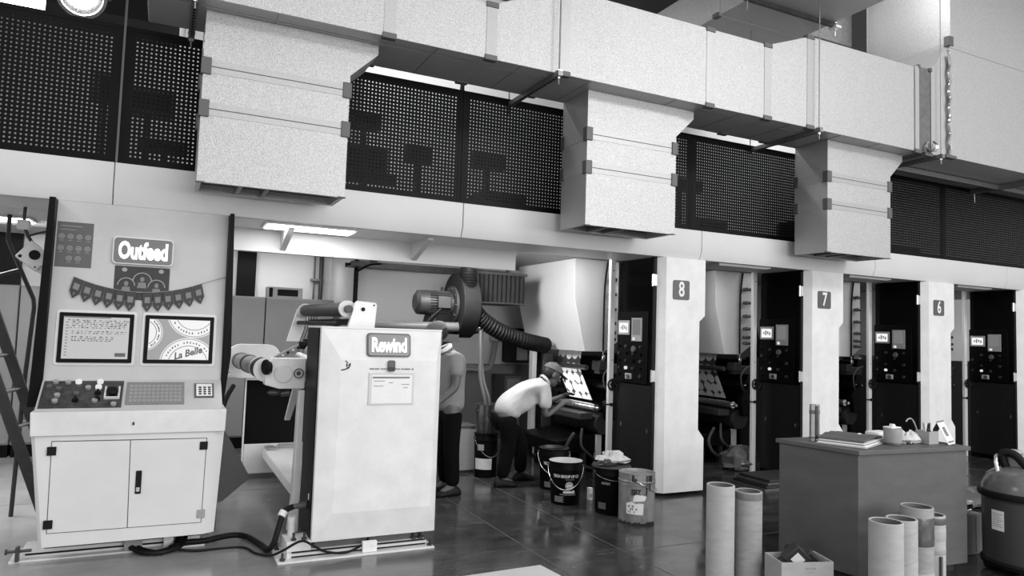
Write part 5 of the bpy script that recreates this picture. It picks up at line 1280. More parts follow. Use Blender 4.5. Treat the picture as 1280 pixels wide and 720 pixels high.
# dark machine blocks closing the far side of each bay
for k, l in enumerate(('dark rear machine frame behind the print deck of unit 8', 'dark rear machine frame behind the print deck of unit 7', 'dark rear machine frame behind the print deck of unit 6', 'dark rear machine frame behind the rightmost print deck')):
    xo = PITCH*k
    t = thing('rear_frame', l, 'machine frame', (4.9+xo, 8.3, 0), 'rear machine frames')
    MB().box(4.62+xo, 6.2+xo, 8.35, 8.60, 0.0, 2.40).build('frame_wall', 'xgrey', t)
    MB().box(4.55+xo, 4.70+xo, 8.30, 8.36, 0.2, 1.3).build('pipe_box', 'dgrey', t, bevel=0.01)
    for z in (0.5, 0.9): MB().cyl((4.7+xo, 8.33, z), (6.1+xo, 8.33, z), 0.03).build('pipe', 'dsteel', t)

# grey electrical cabinets along the rear wall
CXS = [(-3.55, -2.50), (-2.49, -1.445), (-1.435, -0.40), (-0.39, 0.30), (0.31, 1.185), (1.195, 2.06)]
CL_ = ['grey electrical cabinet at the far left beyond the picture edge', 'grey electrical cabinet at the left picture edge behind the ladder', 'grey electrical cabinet just left of the outfeed console behind the pipe frame', 'grey electrical cabinet hidden behind the outfeed console',
       'grey electrical cabinet right of the outfeed console, left of the door seam', 'grey electrical cabinet with a small box on top, behind the winder']
for (a, c), l in [z_ for k_, z_ in enumerate(zip(CXS, CL_)) if k_ not in (0, 3)]:
    t = thing('electrical_cabinet', l, 'electrical cabinet', ((a+c)/2, 9.8, 0), 'grey cabinets along the rear wall')
    MB().box(a, c, 9.615, 10.18, 0.14, 1.915).build('body', 'cabgrey', t, bevel=0.004)
    MB().box(a+0.004, c-0.004, 9.595, 9.615, 0.16, 1.90).build('door', 'cabgrey', t, bevel=0.004)
    MB().box(a+0.01, c-0.01, 9.64, 10.15, 0.0, 0.14).build('plinth', 'black', t)
    MB().box(c-0.14, c-0.10, 9.575, 9.595, 0.78, 0.90).box(c-0.128, c-0.112, 9.565, 9.58, 0.80, 0.88).build('handle', 'dgrey', t, bevel=0.003)
    MB().box(a+0.08, a+0.20, 9.59, 9.595, 0.42, 0.60).build('vent', 'dgrey', t)
tb = thing('vent_box', 'small grey box with a dark slot on top of the rear cabinet', 'box', (1.42, 9.8, 1.917))
MB().box(1.22, 1.66, 9.70, 9.95, 1.917, 2.06).build('casing', 'grey', tb, bevel=0.004)
MB().box(1.34, 1.60, 9.694, 9.702, 1.945, 2.03).box(1.235, 1.28, 9.694, 9.702, 1.925, 2.045).build('slot', 'black', tb)
for x in (1.80, 1.90): pass
cp = thing('conduit', 'dark vertical conduit on the rear wall above the grey cabinets', 'conduit', (1.98, 10.2, 1.92))
MB().cyl((1.99, 10.22, 1.92), (1.99, 10.22, 2.9), 0.03).build('pipe', 'xgrey', cp); MB().cyl((1.90, 10.24, 1.92), (1.90, 10.24, 2.9), 0.014).build('pipe', 'dgrey', cp)
MB().box(1.85, 2.04, 10.20, 10.298, 2.2, 2.23).build('clamp', 'galv', cp)
dp = tag(MB().cyl((2.145, 8.82, 0), (2.145, 8.82, 2.42), 0.028).build('drain_pipe', 'black', None), 'black vertical pipe at the corner of the back wall behind the winder', 'pipe')
ctr = thing('cable_tray', 'dark cable tray hanging under the platform along the back wall', 'cable tray', (2.7, 8.6, 2.3))
b = MB().box(2.0, 4.1, 8.50, 8.80, 2.30, 2.31).box(2.0, 4.1, 8.49, 8.50, 2.30, 2.36).box(2.0, 4.1, 8.80, 8.81, 2.30, 2.36)
b.build('tray', 'dsteel', ctr, smooth=False)
MB().tube([(2.0, 8.55, 2.33), (2.5, 8.6, 2.335), (3.1, 8.56, 2.33), (4.0, 8.6, 2.33)], 0.018, 8).tube([(2.0, 8.65, 2.33), (2.6, 8.68, 2.34), (3.2, 8.7, 2.33), (4.0, 8.66, 2.33)], 0.016, 8).tube([(2.05, 8.45, 2.22), (2.25, 8.48, 2.33), (2.5, 8.52, 2.34)], 0.012, 8).build('cable', 'rubber', ctr)
MB().box(2.3, 2.32, 8.5, 8.8, 2.31, 2.42).box(3.6, 3.62, 8.5, 8.8, 2.31, 2.42).build('hanger', 'dsteel', ctr)

# left of the console: ladder, pipe frame, tilted device
ld = thing('ladder', 'dark leaning ladder at the left edge, half behind the outfeed console', 'ladder', (-0.75, 6.4, 0))
def rail(y, x0, z0, x1, z1, w=0.022, t=0.035):
    d = Vector((x1-x0, 0, z1-z0)).normalized(); n = Vector((-d.z, 0, d.x))*t
    a, c = Vector((x0, y, z0)), Vector((x1, y, z1))
    return MB().hexa([a-n+Vector((0,-w,0)), a+n+Vector((0,-w,0)), a+n+Vector((0,w,0)), a-n+Vector((0,w,0)), c-n+Vector((0,-w,0)), c+n+Vector((0,-w,0)), c+n+Vector((0,w,0)), c-n+Vector((0,w,0))])
def lx(z, b_): return b_ - z*0.357
rail(6.55, lx(0.02, -0.566), 0.02, lx(2.1, -0.566), 2.1).build('rail', 'xgrey', ld)
rail(6.20, lx(0.02, -0.640), 0.02, lx(2.1, -0.640), 2.1).build('rail', 'xgrey', ld)
for k in range(8):
    z = 0.25 + 0.255*k
    MB().cyl((lx(z, -0.640), 6.20, z), (lx(z, -0.566), 6.55, z), 0.016, n=12).build('rung', 'steel', ld)
pfm = thing('pipe_frame', 'thin dark bent pipe frame beside the ladder', 'pipe frame', (-0.95, 6.8, 0))
MB().tube([(-1.125, 6.8, 2.365), (-1.124, 6.8, 2.16), (-0.925, 6.8, 1.70), (-0.918, 6.8, 1.64), (-0.947, 6.8, 1.03), (-0.97, 6.8, 0.0)], 0.016, 10, False).build('tube', 'xgrey', pfm)
MB().cyl((-1.30, 6.8, 1.83), (-1.035, 6.8, 1.93), 0.014).cyl((-1.30, 6.8, 1.83), (-1.30, 6.8, 2.37), 0.012).build('brace', 'xgrey', pfm)
dv = thing('tilted_device', 'small white tilted box with a round dark lens, left of the console top', 'device', (-0.87, 6.2, 2.0))
mtx = Matrix.Translation((-0.87, 6.22, 2.0)) @ Euler((0, R(38), R(8))).to_matrix().to_4x4()
def loc_(b):
    bmesh.ops.transform(b.bm, matrix=mtx, verts=b.bm.verts); return b
loc_(MB().box(-0.085, 0.085, -0.02, 0.10, -0.07, 0.085)).build('casing', 'white', dv, bevel=0.008)
loc_(MB().box(0.085, 0.24, 0.0, 0.08, -0.06, 0.07)).build('side_wing', 'cream', dv, bevel=0.004)
loc_(MB().cyl((0.0, -0.026, 0.015), (0.0, -0.019, 0.015), 0.036, n=24)).build('lens', 'rubber', dv)
loc_(MB().cyl((-0.06, -0.024, -0.05), (-0.06, -0.019, -0.05), 0.012, n=10).cyl((0.06, -0.024, -0.05), (0.06, -0.019, -0.05), 0.006, n=10)).build('screw', 'rubber', dv)
MB().tube([(-0.87, 6.27, 2.08), (-0.92, 6.28, 2.16), (-0.95, 6.3, 2.25), (-0.95, 6.3, 2.37)], 0.012, 8).tube([(-0.93, 6.28, 2.15), (-0.80, 6.3, 2.2), (-0.72, 6.35, 2.19)], 0.008, 6).build('bracket', 'dsteel', dv)
MB().box(-0.99, -0.91, 6.25, 6.33, 2.20, 2.27).build('clamp', 'cream', dv, bevel=0.006)

# cables on the floor between console and rewind cabinet
def cable(name, pts, r, label, m='rubber', cat='cable'):
    return tag(MB().tube(pts, r, 8).build(name, m, None), label, cat)
cb_ = thing('cable_bundle', 'thick black cable bundle looping on the floor from under the console to the rewind cabinet', 'cable', (0.3, 5.4, 0))
for k, (dx, dy, r) in enumerate(((0, 0, 0.018), (0.03, 0.02, 0.014), (-0.02, 0.03, 0.014))):
    MB().tube([(-0.12+dx, 5.72+dy, 0.05), (-0.10+dx, 5.55+dy, 0.03), (-0.04+dx, 5.42+dy, 0.025), (0.06+dx, 5.35+dy, 0.025), (0.17+dx, 5.41+dy, 0.03), (0.21+dx, 5.53+dy, 0.07), (0.20+dx, 5.66, 0.12)], r, 8).build('cable_loop', 'rubber', cb_)
MB().tube([(0.14, 5.42, 0.03), (0.24, 5.50, 0.035), (0.36, 5.52, 0.03), (0.54, 5.58, 0.035), (0.64, 5.52, 0.03), (0.71, 5.30, 0.025), (0.735, 5.16, 0.03), (0.77, 5.13, 0.08), (0.80, 5.15, 0.18), (0.835, 5.18, 0.27), (0.895, 5.20, 0.296)], 0.020, 10).build('cable', 'rubber', cb_)
MB().cyl((0.815, 5.165, 0.245), (0.835, 5.18, 0.275), 0.028, n=12).build('cable_sleeve', 'paper', cb_)
MB().box(0.10, 0.16, 5.52, 5.60, 0.012, 0.10).build('cable_tag', 'paper', cb_)
cable('thin_cable', [(0.19, 5.40, 0.02), (0.30, 5.36, 0.012), (0.45, 5.36, 0.012), (0.60, 5.33, 0.012), (0.66, 5.17, 0.012), (0.74, 5.06, 0.02), (0.80, 4.99, 0.06), (0.92, 4.955, 0.125), (1.0, 4.93, 0.09), (1.08, 4.915, 0.05), (1.22, 4.92, 0.03), (1.36, 4.99, 0.06), (1.40, 5.04, 0.09)], 0.008, 'thin black cable running on the floor along the rewind cabinet\'s base plate')
cable('machine_cable', [(0.68, 7.6, 0.95), (0.60, 7.5, 0.80), (0.56, 7.4, 0.55), (0.60, 7.3, 0.05)], 0.022, 'black cable curving down behind the console\'s right edge')

# steel plate let into the floor
fpm = MB().prism([(0.9, 3.2), (2.37, 3.2), (2.39, 4.06), (2.368, 4.28), (1.2, 4.235)], 0.0, 0.010, 'z').build('floor_plate', 'cream', None, smooth=False)
tag(fpm, 'pale plate lying on the floor at the bottom edge, right of the rewind cabinet', 'floor plate')

# lamp added to brighten the web of unit 8
il = thing('web_fill_lamp', 'slim added fill lamp low beside the bright patterned web of unit 8', 'lamp', (4.16, 7.4, 0.86))
MB().cyl((4.19, 7.20, 0.87), (4.19, 7.62, 0.87), 0.014, n=12).build('tube', 'lamp', il)
MB().box(4.15, 4.165, 7.17, 7.65, 0.83, 0.91).box(4.15, 4.21, 7.17, 7.185, 0.84, 0.90).box(4.15, 4.21, 7.635, 7.65, 0.84, 0.90).box(4.14, 4.16, 7.60, 7.64, 0.40, 0.85).build('housing', 'black', il)

# ------------------------------------------------------------------ desk and the things on it
dk = thing('desk', 'grey painted plywood desk at the lower right, clutter on its top', 'desk', (4.6, 3.45, 0))
FP = [(4.10, 3.20), (5.12, 3.13), (5.14, 3.72), (4.005, 3.77)]
TPt = [(4.088, 3.186), (5.138, 3.112), (5.158, 3.745), (3.988, 3.79)]
MB().prism(FP, 0.06, 0.835, 'z').build('carcass', 'wood', dk, bevel=0.003)
MB().prism(TPt, 0.833, 0.862, 'z').build('top', 'wood', dk, bevel=0.003)
MB().prism([(4.14, 3.25), (5.06, 3.19), (5.08, 3.68), (4.06, 3.73)], 0.0, 0.06, 'z').build('plinth', 'xgrey', dk)
MB().prism([(4.099, 3.205), (4.105, 3.199), (4.15, 3.196), (4.15, 3.20)], 0.06, 0.833, 'z').build('corner_strip', 'wood', dk)
MB().prism([(5.121, 3.15), (5.124, 3.145), (5.128, 3.20), (5.122, 3.20)], 0.70, 0.78, 'z').build('torn_edge', 'paper', dk)
ZT = 0.8635
tu = thing('metal_tube', 'shiny upright metal tube at the back left of the desk', 'tube', (4.16, 3.60, ZT))
MB().lathe([(0.030, 0), (0.034, 0), (0.034, 0.255), (0.030, 0.255)], (4.16, 3.60, ZT), n=24, closed=True).build('tube', 'steel', tu)
MB().lathe([(0.0342, 0.19), (0.0355, 0.192), (0.0355, 0.215), (0.0342, 0.217)], (4.16, 3.60, ZT), n=24).lathe([(0.0342, 0.02), (0.0355, 0.022), (0.0355, 0.03), (0.0342, 0.032)], (4.16, 3.60, ZT), n=24).build('band', 'galv', tu)
MB().box(4.13, 4.155, 3.563, 3.568, ZT, ZT+0.25).build('tape', 'dsteel', tu)
def sheet(name, label, cx, cy, z, w, d, h, ang, m, cat, bev=0.002):
    o = MB().box(-w/2, w/2, -d/2, d/2, 0, h).build(name, m, None, bevel=bev); o.location = (cx, cy, z); o.rotation_euler = (0, 0, ang); return tag(o, label, cat, 'folders and sheets piled on the desk')
A_ = R(22)
sheet('cardboard_sheet', 'pale cardboard sheet at the bottom of the pile on the desk', 4.385, 3.475, ZT, 0.52, 0.33, 0.006, A_, 'card', 'sheet')
sheet('paper_sheet', 'white sheet second from the bottom of the pile on the desk', 4.39, 3.48, ZT+0.0065, 0.50, 0.31, 0.007, A_+R(1.5), 'paper', 'sheet')
sheet('folder', 'grey folder in the middle of the pile on the desk', 4.40, 3.49, ZT+0.014, 0.50, 0.31, 0.009, A_-R(1), 'grey', 'folder')
sheet('paper_sheet', 'thin white sheet under the dark top folder of the desk pile', 4.40, 3.485, ZT+0.0235, 0.49, 0.30, 0.004, A_+R(0.5), 'paper', 'sheet')
b = MB(); nx_ = 14
T_ = []; U_ = []
for i in range(nx_+1):
    x = -0.24 + 0.48*i/nx_; zz = 0.012 + 0.016*math.sin(i/nx_*PI*1.15) + 0.004*math.sin(i*1.7)
    T_.append((x, zz)); U_.append((x, zz-0.010))
b.prism(T_ + U_[::-1], -0.15, 0.15, 'y'); fo = b.build('folder', 'dgrey', None); fo.location = (4.41, 3.50, ZT+0.029); fo.rotation_euler = (0, 0, A_)
tag(fo, 'dark buckled folder on top of the pile on the desk', 'folder', 'folders and sheets piled on the desk')
MB().box(-0.02, 0.02, -0.06, -0.045, 0.030, 0.036).build('label', 'paper', fo, local=True)
wb_ = thing('paper_packet', 'white flat packet lying behind the cup on the desk', 'packet', (4.78, 3.55, ZT))
MB().box(4.70, 4.86, 3.50, 3.62, ZT, ZT+0.055).build('packet', 'paper', wb_, bevel=0.014); MB().box(4.72, 4.84, 3.497, 3.501, ZT+0.02, ZT+0.024).build('fold', 'grey', wb_)
mg = thing('cup', 'grey paper-topped cup near the front edge of the desk', 'cup', (4.615, 3.33, ZT))
MB().lathe([(0, 0), (0.053, 0), (0.056, 0.006), (0.060, 0.112), (0.057, 0.114), (0.053, 0.01), (0, 0.01)], (4.615, 3.33, ZT), n=28).build('body', mat('grey_stoneware', 150, 0.5, nscale=20, namt=0.1), mg)
MB().lathe([(0.0535, -0.0), (0.0575, 0.002), (0.058, 0.014), (0.0565, 0.016)], (4.615, 3.33, ZT), n=28).build('foot_ring', 'dgrey', mg)
MB().box(4.565, 4.665, 3.30, 3.37, ZT+0.112, ZT+0.122).prism([(4.60, ZT+0.122), (4.64, ZT+0.122), (4.625, ZT+0.14), (4.61, ZT+0.142)], 3.32, 3.35, 'y').build('paper_filling', 'paper', mg, bevel=0.003)
MB().tube([(4.672, 3.36, ZT+0.09), (4.70, 3.38, ZT+0.08), (4.70, 3.38, ZT+0.04), (4.672, 3.36, ZT+0.025)], 0.007, 8).build('handle', 'grey', mg)
lump('plastic_bag', (4.80, 3.345, ZT), 0.070, (1.35, 0.75, 0.85), 'cloth', 'small crumpled pale plastic bag between cup and pen holder on the desk', 'bag', 31, amp=0.35)
ph = thing('pen_holder', 'square grey pen holder filled with pens near the right end of the desk', 'pen holder', (4.94, 3.30, ZT))
b = MB(); cxp, cyp, hw_, hh = 4.94, 3.30, 0.052, 0.088
for (a, c, d, e) in ((-hw_, hw_, -hw_, -hw_+.004), (-hw_, hw_, hw_-.004, hw_), (-hw_, -hw_+.004, -hw_+.004, hw_-.004), (hw_-.004, hw_, -hw_+.004, hw_-.004)): b.box(cxp+a, cxp+c, cyp+d, cyp+e, ZT, ZT+hh)
b.box(cxp-hw_+.004, cxp+hw_-.004, cyp-hw_+.004, cyp+hw_-.004, ZT, ZT+0.004); b.build('box', 'grey', ph, smooth=False)
for k, (x, y, dx, dz, m) in enumerate(((-.02, 0, -.02, .135, 'paper'), (.0, .01, .0, .13, 'paper'), (.025, -.01, .02, .13, 'paper'), (.015, .02, .03, .125, 'ink'), (-.03, -.02, -.035, .14, 'grey'), (.035, .01, .012, .13, 'ink'))):
    pn = tag(MB().cyl((cxp+x, cyp+y, ZT+0.006), (cxp+x+dx, cyp+y, ZT+dz), 0.0055, n=8).cyl((cxp+x+dx, cyp+y, ZT+dz), (cxp+x+dx*1.08, cyp+y, ZT+dz+0.012), 0.004, n=8).build('pen', m, None),
       ['white pen leaning left in the desk pen holder', 'white upright pen in the desk pen holder', 'white pen leaning right in the desk pen holder', 'black pen leaning right in the desk pen holder', 'grey pen leaning far left in the desk pen holder', 'black pen at the right wall of the desk pen holder'][k], 'pen', 'pens in the pen holder')
tag(MB().tube([(cxp-0.035, cyp+0.03, ZT+0.01), (cxp-0.06, cyp+0.04, ZT+0.11), (cxp-0.09, cyp+0.05, ZT+0.165), (cxp-0.13, cyp+0.05, ZT+0.168), (cxp-0.155, cyp+0.05, ZT+0.150)], 0.005, 6).build('bent_wire', 'grey', None), 'bent pale wire sticking out left of the pens in the pen holder', 'wire')
ca = thing('tent_calendar', 'white tent calendar standing at the right corner of the desk', 'calendar', (5.09, 3.28, ZT))
def leaf(sgn, m, name):
    a = [(0.065*sgn, 0), (0.0, 0.15), (0.003*sgn, 0.15), (0.069*sgn, 0)]
    return a
ct = Matrix.Translation((5.075, 3.29, ZT)) @ Matrix.Rotation(R(-74), 4, 'Z')
def tr(b, m_=ct): bmesh.ops.transform(b.bm, matrix=m_, verts=b.bm.verts); return b
tr(MB().prism([(0.075, 0), (0.0, 0.15), (-0.004, 0.15), (0.071, 0)], -0.07, 0.07, 'y')).build('front_leaf', 'paper', ca, smooth=False)
tr(MB().prism([(-0.075, 0), (0.0, 0.15), (0.004, 0.15), (-0.071, 0)], -0.07, 0.07, 'y')).build('back_leaf', 'xgrey', ca, smooth=False)
b = MB().prism([(0.0715, 0.010), (0.0655, 0.022), (0.0645, 0.022), (0.0705, 0.010)], -0.055, 0.055, 'y').prism([(0.050, 0.055), (0.020, 0.115), (0.018, 0.115), (0.048, 0.055)], -0.03, 0.02, 'y')
for v in b.bm.verts: v.co.x += 0.0025
tr(b).build('picture', 'midink', ca, smooth=False)
tr(MB().cyl((-0.001, -0.07, 0.152), (-0.001, 0.07, 0.152), 0.005, n=10)).build('spiral_binding', 'steel', ca)

# ------------------------------------------------------------------ cardboard tubes
def core(cx, cy, r, h, m, label, bands=(), seed=0):
    t = thing('cardboard_tube', label, 'cardboard tube', (cx, cy, 0), 'upright cardboard core tubes')
    MB().lathe([(r, 0.0), (r, h-0.002), (r-0.002, h), (r-0.010, h), (r-0.012, h-0.002), (r-0.012, 0.0)], (cx, cy, 0.001), n=40, closed=True).build('tube', m, t)
    MB().lathe([(r-0.0132, h-0.003), (r-0.0132, 0.01)], (cx, cy, 0.001), n=32).build('lining', 'cardin', t)
    for z0, z1, mm in bands: MB().lathe([(r+0.0008, z0), (r+0.0015, z0+0.002), (r+0.0015, z1-0.002), (r+0.0008, z1)], (cx, cy, 0.001), n=40).build('band', mm, t)
    return t
core(3.217, 3.50, 0.086, 0.642, 'card', 'tall cardboard tube left of its darker neighbour, near the carton', [(0.0, 0.06, 'card2')])
core(3.410, 3.46, 0.085, 0.600, 'card2', 'tall darker cardboard tube standing just left of the carton', [(0.552, 0.592, mat('scuffed_tube_end', 112, 0.8, nscale=14, namt=0.2))])
core(3.690, 2.705, 0.089, 0.572, 'card', 'leftmost and nearest of the four cardboard tubes in front of the desk', [])
t = core(3.985, 2.82, 0.085, 0.535, 'card', 'spiral-seamed cardboard tube, second from left in front of the desk', [])
sp_ = MB()
for z in (0.42, 0.26, 0.10):
    for k in range(20):
        a0 = -PI + k*0.16; 
        p = Vector((3.985 + 0.0855*math.cos(a0), 2.82 + 0.0855*math.sin(a0), z + 0.012*k*0.4)); q = Vector((3.985 + 0.0855*math.cos(a0+.16), 2.82 + 0.0855*math.sin(a0+.16), z + 0.012*(k+1)*0.4))
        sp_.face([p, q, q + Vector((0, 0, .004)), p + Vector((0, 0, .004))])
sp_.build('spiral_seam', 'card2', t)
core(4.285, 2.93, 0.093, 0.558, 'card2', 'tallest, film-wrapped cardboard tube, third from left in front of the desk', [(0.33, 0.50, 'film'), (0.14, 0.17, 'card')])
t = core(4.505, 2.985, 0.082, 0.478, 'card', 'thinnest cardboard tube with dark rings, rightmost in front of the desk', [(0.425, 0.465, 'dgrey'), (0.24, 0.27, 'card2'), (0.33, 0.40, 'card')])
MB().box(4.47, 4.485, 2.895, 2.91, 0.0, 0.235).build('tape_strip', 'dgrey', t)

# ------------------------------------------------------------------ open carton with packets
cr = thing('carton', 'open cardboard carton on the floor left of the desk, packets inside', 'carton', (3.56, 3.19, 0))
Q = [Vector((3.431, 3.339, 0)), Vector((3.37, 3.148, 0)), Vector((3.686, 3.046, 0)), Vector((3.757, 3.254, 0))]
cen = sum(Q, Vector())/4; H_ = 0.248
b = MB()
for p, q in zip(Q, Q[1:] + Q[:1]):
    pi2, qi = p.lerp(cen, 0.045), q.lerp(cen, 0.045); u = Vector((0, 0, H_))
    b.hexa([p + Vector((0,0,.001)), q + Vector((0,0,.001)), qi + Vector((0,0,.001)), pi2 + Vector((0,0,.001)), p+u, q+u, qi+u, pi2+u])
b.face([q + Vector((0, 0, 0.006)) for q in Q]); b.build('box', 'card', cr, smooth=False)
u = (Q[2]-Q[1]).normalized(); n = Vector((u.y, -u.x, 0))
b = MB()
for k, (x, w) in enumerate(((0.15, 0.022), (0.18, 0.014), (0.20, 0.018), (0.155, 0.06))):
    z = 0.205 if k < 3 else 0.188; h_ = 0.012 if k < 3 else 0.003
    a = Q[1] + u*x + n*0.001; b.hexa([a+Vector((0,0,z)), a+u*w+Vector((0,0,z)), a+u*w-n*.002+Vector((0,0,z)), a-n*.002+Vector((0,0,z)), a+Vector((0,0,z+h_)), a+u*w+Vector((0,0,z+h_)), a+u*w-n*.002+Vector((0,0,z+h_)), a-n*.002+Vector((0,0,z+h_))])
b.build('printing', 'card2', cr, smooth=False)
def packet(c, s, rot, label, seal=True):
    t = thing('packet', label, 'packet', c, 'dark packets in the carton'); t.rotation_euler = rot
    MB().box(-s[0], s[0], -s[1], s[1], -s[2], s[2]).build('wrapper', 'xgrey', t, bevel=0.006, local=True)
    if seal: MB().box(-s[0]*0.55, s[0]*0.55, -s[1]-0.001, -s[1], -s[2]*0.5, s[2]*0.5).build('label', 'paper', t, local=True)
    return t
packet((3.525, 3.185, 0.255), (0.06, 0.035, 0.06), (0.25, R(43), R(-16)), 'dark packet with a white diamond label, standing on edge in the carton')
packet((3.605, 3.16, 0.225), (0.058, 0.03, 0.058), (0.35, R(46), R(-20)), 'plain dark packet leaning at the front right in the carton', False)
packet((3.600, 3.235, 0.225), (0.085, 0.03, 0.060), (-0.3, R(20), R(-18)), 'dark packet at the back right of the carton', False)
packet((3.480, 3.225, 0.205), (0.06, 0.03, 0.045), (0.2, R(-30), R(-16)), 'dark packet at the left end of the carton', False)
MB().prism([(q.lerp(cen, 0.1).x, q.lerp(cen, 0.1).y) for q in Q], 0.01, 0.16, 'z').build('filling', 'cardin', cr)

# ------------------------------------------------------------------ vacuum cleaner and box at the right edge
vc = thing('drum_vacuum', 'dark drum vacuum cleaner with domed lid and hose at the right edge', 'vacuum cleaner', (5.52, 2.98, 0))
vx, vy = 5.525, 2.965
MB().lathe([(0, 0.07), (0.255, 0.07), (0.262, 0.08), (0.268, 0.50), (0.275, 0.505), (0.275, 0.515), (0, 0.515)], (vx, vy, 0), n=48).build('drum', mat('vacuum_drum', 62, 0.4, nscale=3, namt=0.1), vc)
MB().lathe([(0.255, 0.045), (0.275, 0.05), (0.28, 0.075), (0.262, 0.09)], (vx, vy, 0), n=48).build('bumper', 'rubber', vc)
MB().lathe([(0.27, 0.515), (0.29, 0.515), (0.295, 0.53), (0.29, 0.555), (0.27, 0.56), (0, 0.56)], (vx, vy, 0), n=48).build('rim', 'rubber', vc)
MB().lathe([(0.272, 0.56), (0.265, 0.60), (0.235, 0.66), (0.18, 0.70), (0.10, 0.72), (0, 0.725)], (vx, vy, 0), n=48).build('dome_lid', mat('vacuum_lid', 96, 0.25, nscale=12, namt=0.15), vc)
a = math.atan2(-vy, -vx) 
tx = MB().box(-0.055, 0.035, -0.001, 0.0, 0.30, 0.435).build('label', 'paper', vc, smooth=False); wrap(tx, (vx, vy, 0), 0.266, 0.268, 0.5, a - 0.62)
b = MB()
for k in range(7): b.box(-0.045, 0.025-0.01*(k % 3), -0.002, -0.001, 0.325+0.014*k, 0.329+0.014*k)
tx = b.build('label_print', 'grey', vc, smooth=False); wrap(tx, (vx, vy, 0), 0.266, 0.268, 0.5, a - 0.62)
MB().tube([(5.46, 3.06, 0.70), (5.45, 3.08, 0.80), (5.47, 3.0, 0.80), (5.46, 2.86, 0.66), (5.46, 2.74, 0.58), (5.55, 2.64, 0.52), (5.7, 2.62, 0.4)], 0.028, 12).build('hose', 'rubber', vc)
MB().tube([(5.36, 3.06, 0.68), (5.37, 3.08, 0.76), (5.42, 3.10, 0.79), (5.47, 3.11, 0.78)], 0.012, 8).build('carry_handle', 'steel', vc)
MB().box(5.48, 5.62, 2.98, 3.12, 0.70, 0.80).cyl((5.55, 3.05, 0.80), (5.55, 3.05, 0.83), 0.05).build('motor_head', 'grey', vc, bevel=0.012)
for q in range(4):
    an = a + q*PI/2 + 0.35; MB().sphere((vx + 0.24*math.cos(an), vy + 0.24*math.sin(an), 0.028), 0.028, (1, 1, 0.95)).cyl((vx + 0.24*math.cos(an), vy + 0.24*math.sin(an), 0.03), (vx + 0.24*math.cos(an), vy + 0.24*math.sin(an), 0.072), 0.012).build('castor', 'steel' if q == 0 else 'rubber', vc)

bx = thing('scrap_box', 'cardboard box between desk and vacuum cleaner, topped with shiny foil', 'box', (5.52, 3.48, 0))
MB().box(5.36, 5.68, 3.36, 3.62, 0.001, 0.30).build('carton', mat('dark_cardboard', 120, 0.8, nscale=8, namt=0.15), bx, bevel=0.004)
MB().box(5.60, 5.605, 3.355, 3.36, 0.02, 0.28).build('tape', 'grey', bx)
for k, (x, y, z, r, sc) in enumerate(((5.45, 3.44, 0.302, 0.075, (1.2, 1, .8)), (5.58, 3.46, 0.302, 0.08, (1.2, 1, .9)), (5.50, 3.52, 0.37, 0.07, (1.4, 1, .8)))):
    lump('foil_scrap', (x, y, z), r, sc, 'foilscrap', ['crumpled shiny foil at the left of the scrap box', 'crumpled shiny foil at the right of the scrap box', 'topmost crumpled shiny foil on the scrap box'][k], 'foil', 40+k, 'foil scraps on the box', amp=0.45)
rp = lump('rag_heap', (7.3, 4.6, 0), 0.30, (1.6, 1.0, 0.35), 'dgrey', 'grey heap of cloth on the floor between desk and vacuum cleaner', 'rags', 51, amp=0.3)

# ------------------------------------------------------------------ light and camera
w = bpy.data.worlds.new('World'); bpy.context.scene.world = w; w.use_nodes = True
nt = w.node_tree; bg = nt.nodes['Background']
bg.inputs['Color'].default_value = (1, 1, 1, 1); bg.inputs['Strength'].default_value = 0.60
def area(name, loc, rot, sx, sy, power):
    l = bpy.data.lights.new(name, 'AREA'); l.shape = 'RECTANGLE'; l.size = sx; l.size_y = sy; l.energy = power
    o = bpy.data.objects.new(name, l); C.objects.link(o); o.location = loc; o.rotation_euler = rot; return o
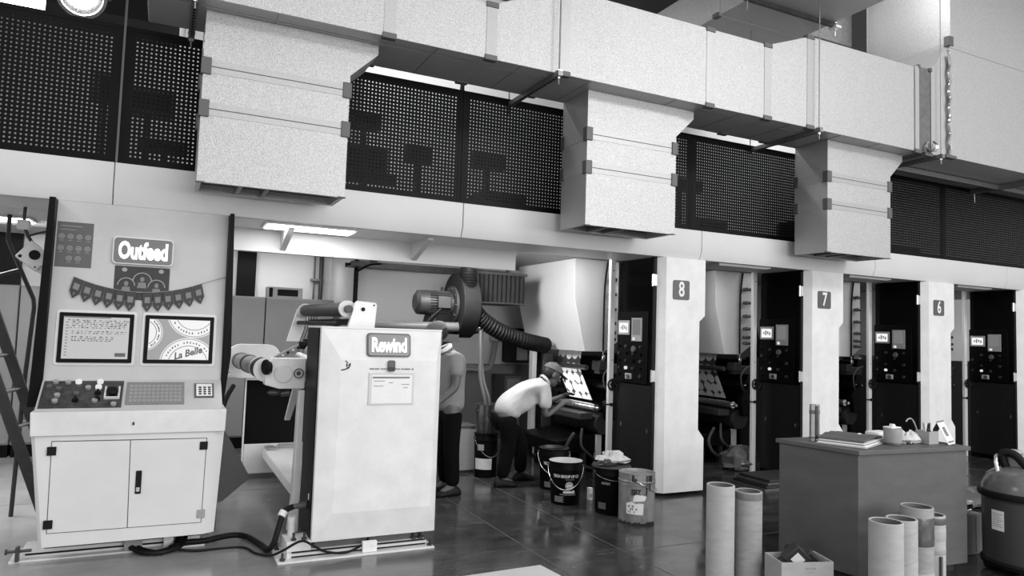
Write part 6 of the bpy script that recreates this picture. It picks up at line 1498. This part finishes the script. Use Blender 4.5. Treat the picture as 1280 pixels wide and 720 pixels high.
# hall lamps on the camera side, high up
for x, pw in ((-3.0, 35), (2.0, 50), (8.0, 230)):
    area('hall_lamp', (x, -1.5, 6.5), (R(35), 0, 0), 3.0, 1.2, pw)
area('side_fill', (-5.5, 3.2, 6.3), (R(30), R(-65), 0), 1.5, 1.5, 110)  # unseen light added on the left to brighten left-facing duct sides
area('front_fill', (6.5, -5.0, 3.2), (R(90), 0, R(6)), 12.0, 3.0, 590)  # unseen frontal light added behind the camera to fill pillars and bays
area('side_fill', (6.7, 5.25, 5.95), (0, R(-65), 0), 0.8, 0.5, 23)  # light without a fixture, added to brighten the riser's left face
# bay fills: hidden lights added under the platform to brighten the bays
for x, y, pw in ((0.2, 7.9, 10), (1.9, 7.4, 9)):
    area('bay_fill', (x, y, 2.40), (0, 0, 0), 0.9, 0.12, pw)
area('bay_fill', (2.85, 6.62, 2.39), (R(20), R(-42), 0), 0.9, 0.2, 58)
area('bay_fill', (1.3, 9.75, 2.43), (R(15), 0, 0), 1.2, 0.1, 5.5)
area('bay_fill', (4.0, 6.43, 2.412), (R(10), 0, 0), 0.6, 0.06, 3)
for x in (5.65, 7.66, 9.72):
    area('bay_fill', (x-0.2, 6.43, 2.412), (R(10), 0, 0), 1.2, 0.06, 5)
area('soffit_lamp', (1.06, 6.0, 2.34), (R(8), 0, 0), 0.68, 0.26, 9)
area('soffit_lamp', (-1.36, 7.05, 2.34), (R(35), 0, 0), 0.68, 0.26, 80)
# unseen lights added above the platform to brighten the back wall
for x in (-2, 2.0, 9):
    area('rear_wall_fill', (x, 7.6, 6.1), (R(20), 0, 0), 3.0, 0.4, 85)

cam = bpy.data.cameras.new('Camera'); co = bpy.data.objects.new('Camera', cam); C.objects.link(co)
cam.sensor_width = 36; cam.lens = 36*891.655/1280; cam.clip_end = 100
rt = ((0.89702828, -0.44084489, 0.03156016), (0.05629274, 0.04313417, -0.99748212), (0.43837357, 0.89654628, 0.06350894))
m = Matrix(((rt[0][0], -rt[1][0], -rt[2][0], 0), (rt[0][1], -rt[1][1], -rt[2][1], 0), (rt[0][2], -rt[1][2], -rt[2][2], 1.55), (0, 0, 0, 1)))
q = m.to_quaternion(); co.location = (0, 0, 1.55); co.rotation_mode = 'QUATERNION'; co.rotation_quaternion = q
sc_ = bpy.context.scene; sc_.camera = co
vs = sc_.view_settings; vs.view_transform = 'Standard'; vs.look = 'None'; vs.exposure = 0.16; vs.gamma = 1.0; vs.use_curve_mapping = False
area('web_fill_light', (4.21, 7.41, 0.87), (0, R(-100), 0), 0.03, 0.4, 1.4)  # area light of the added web lamp
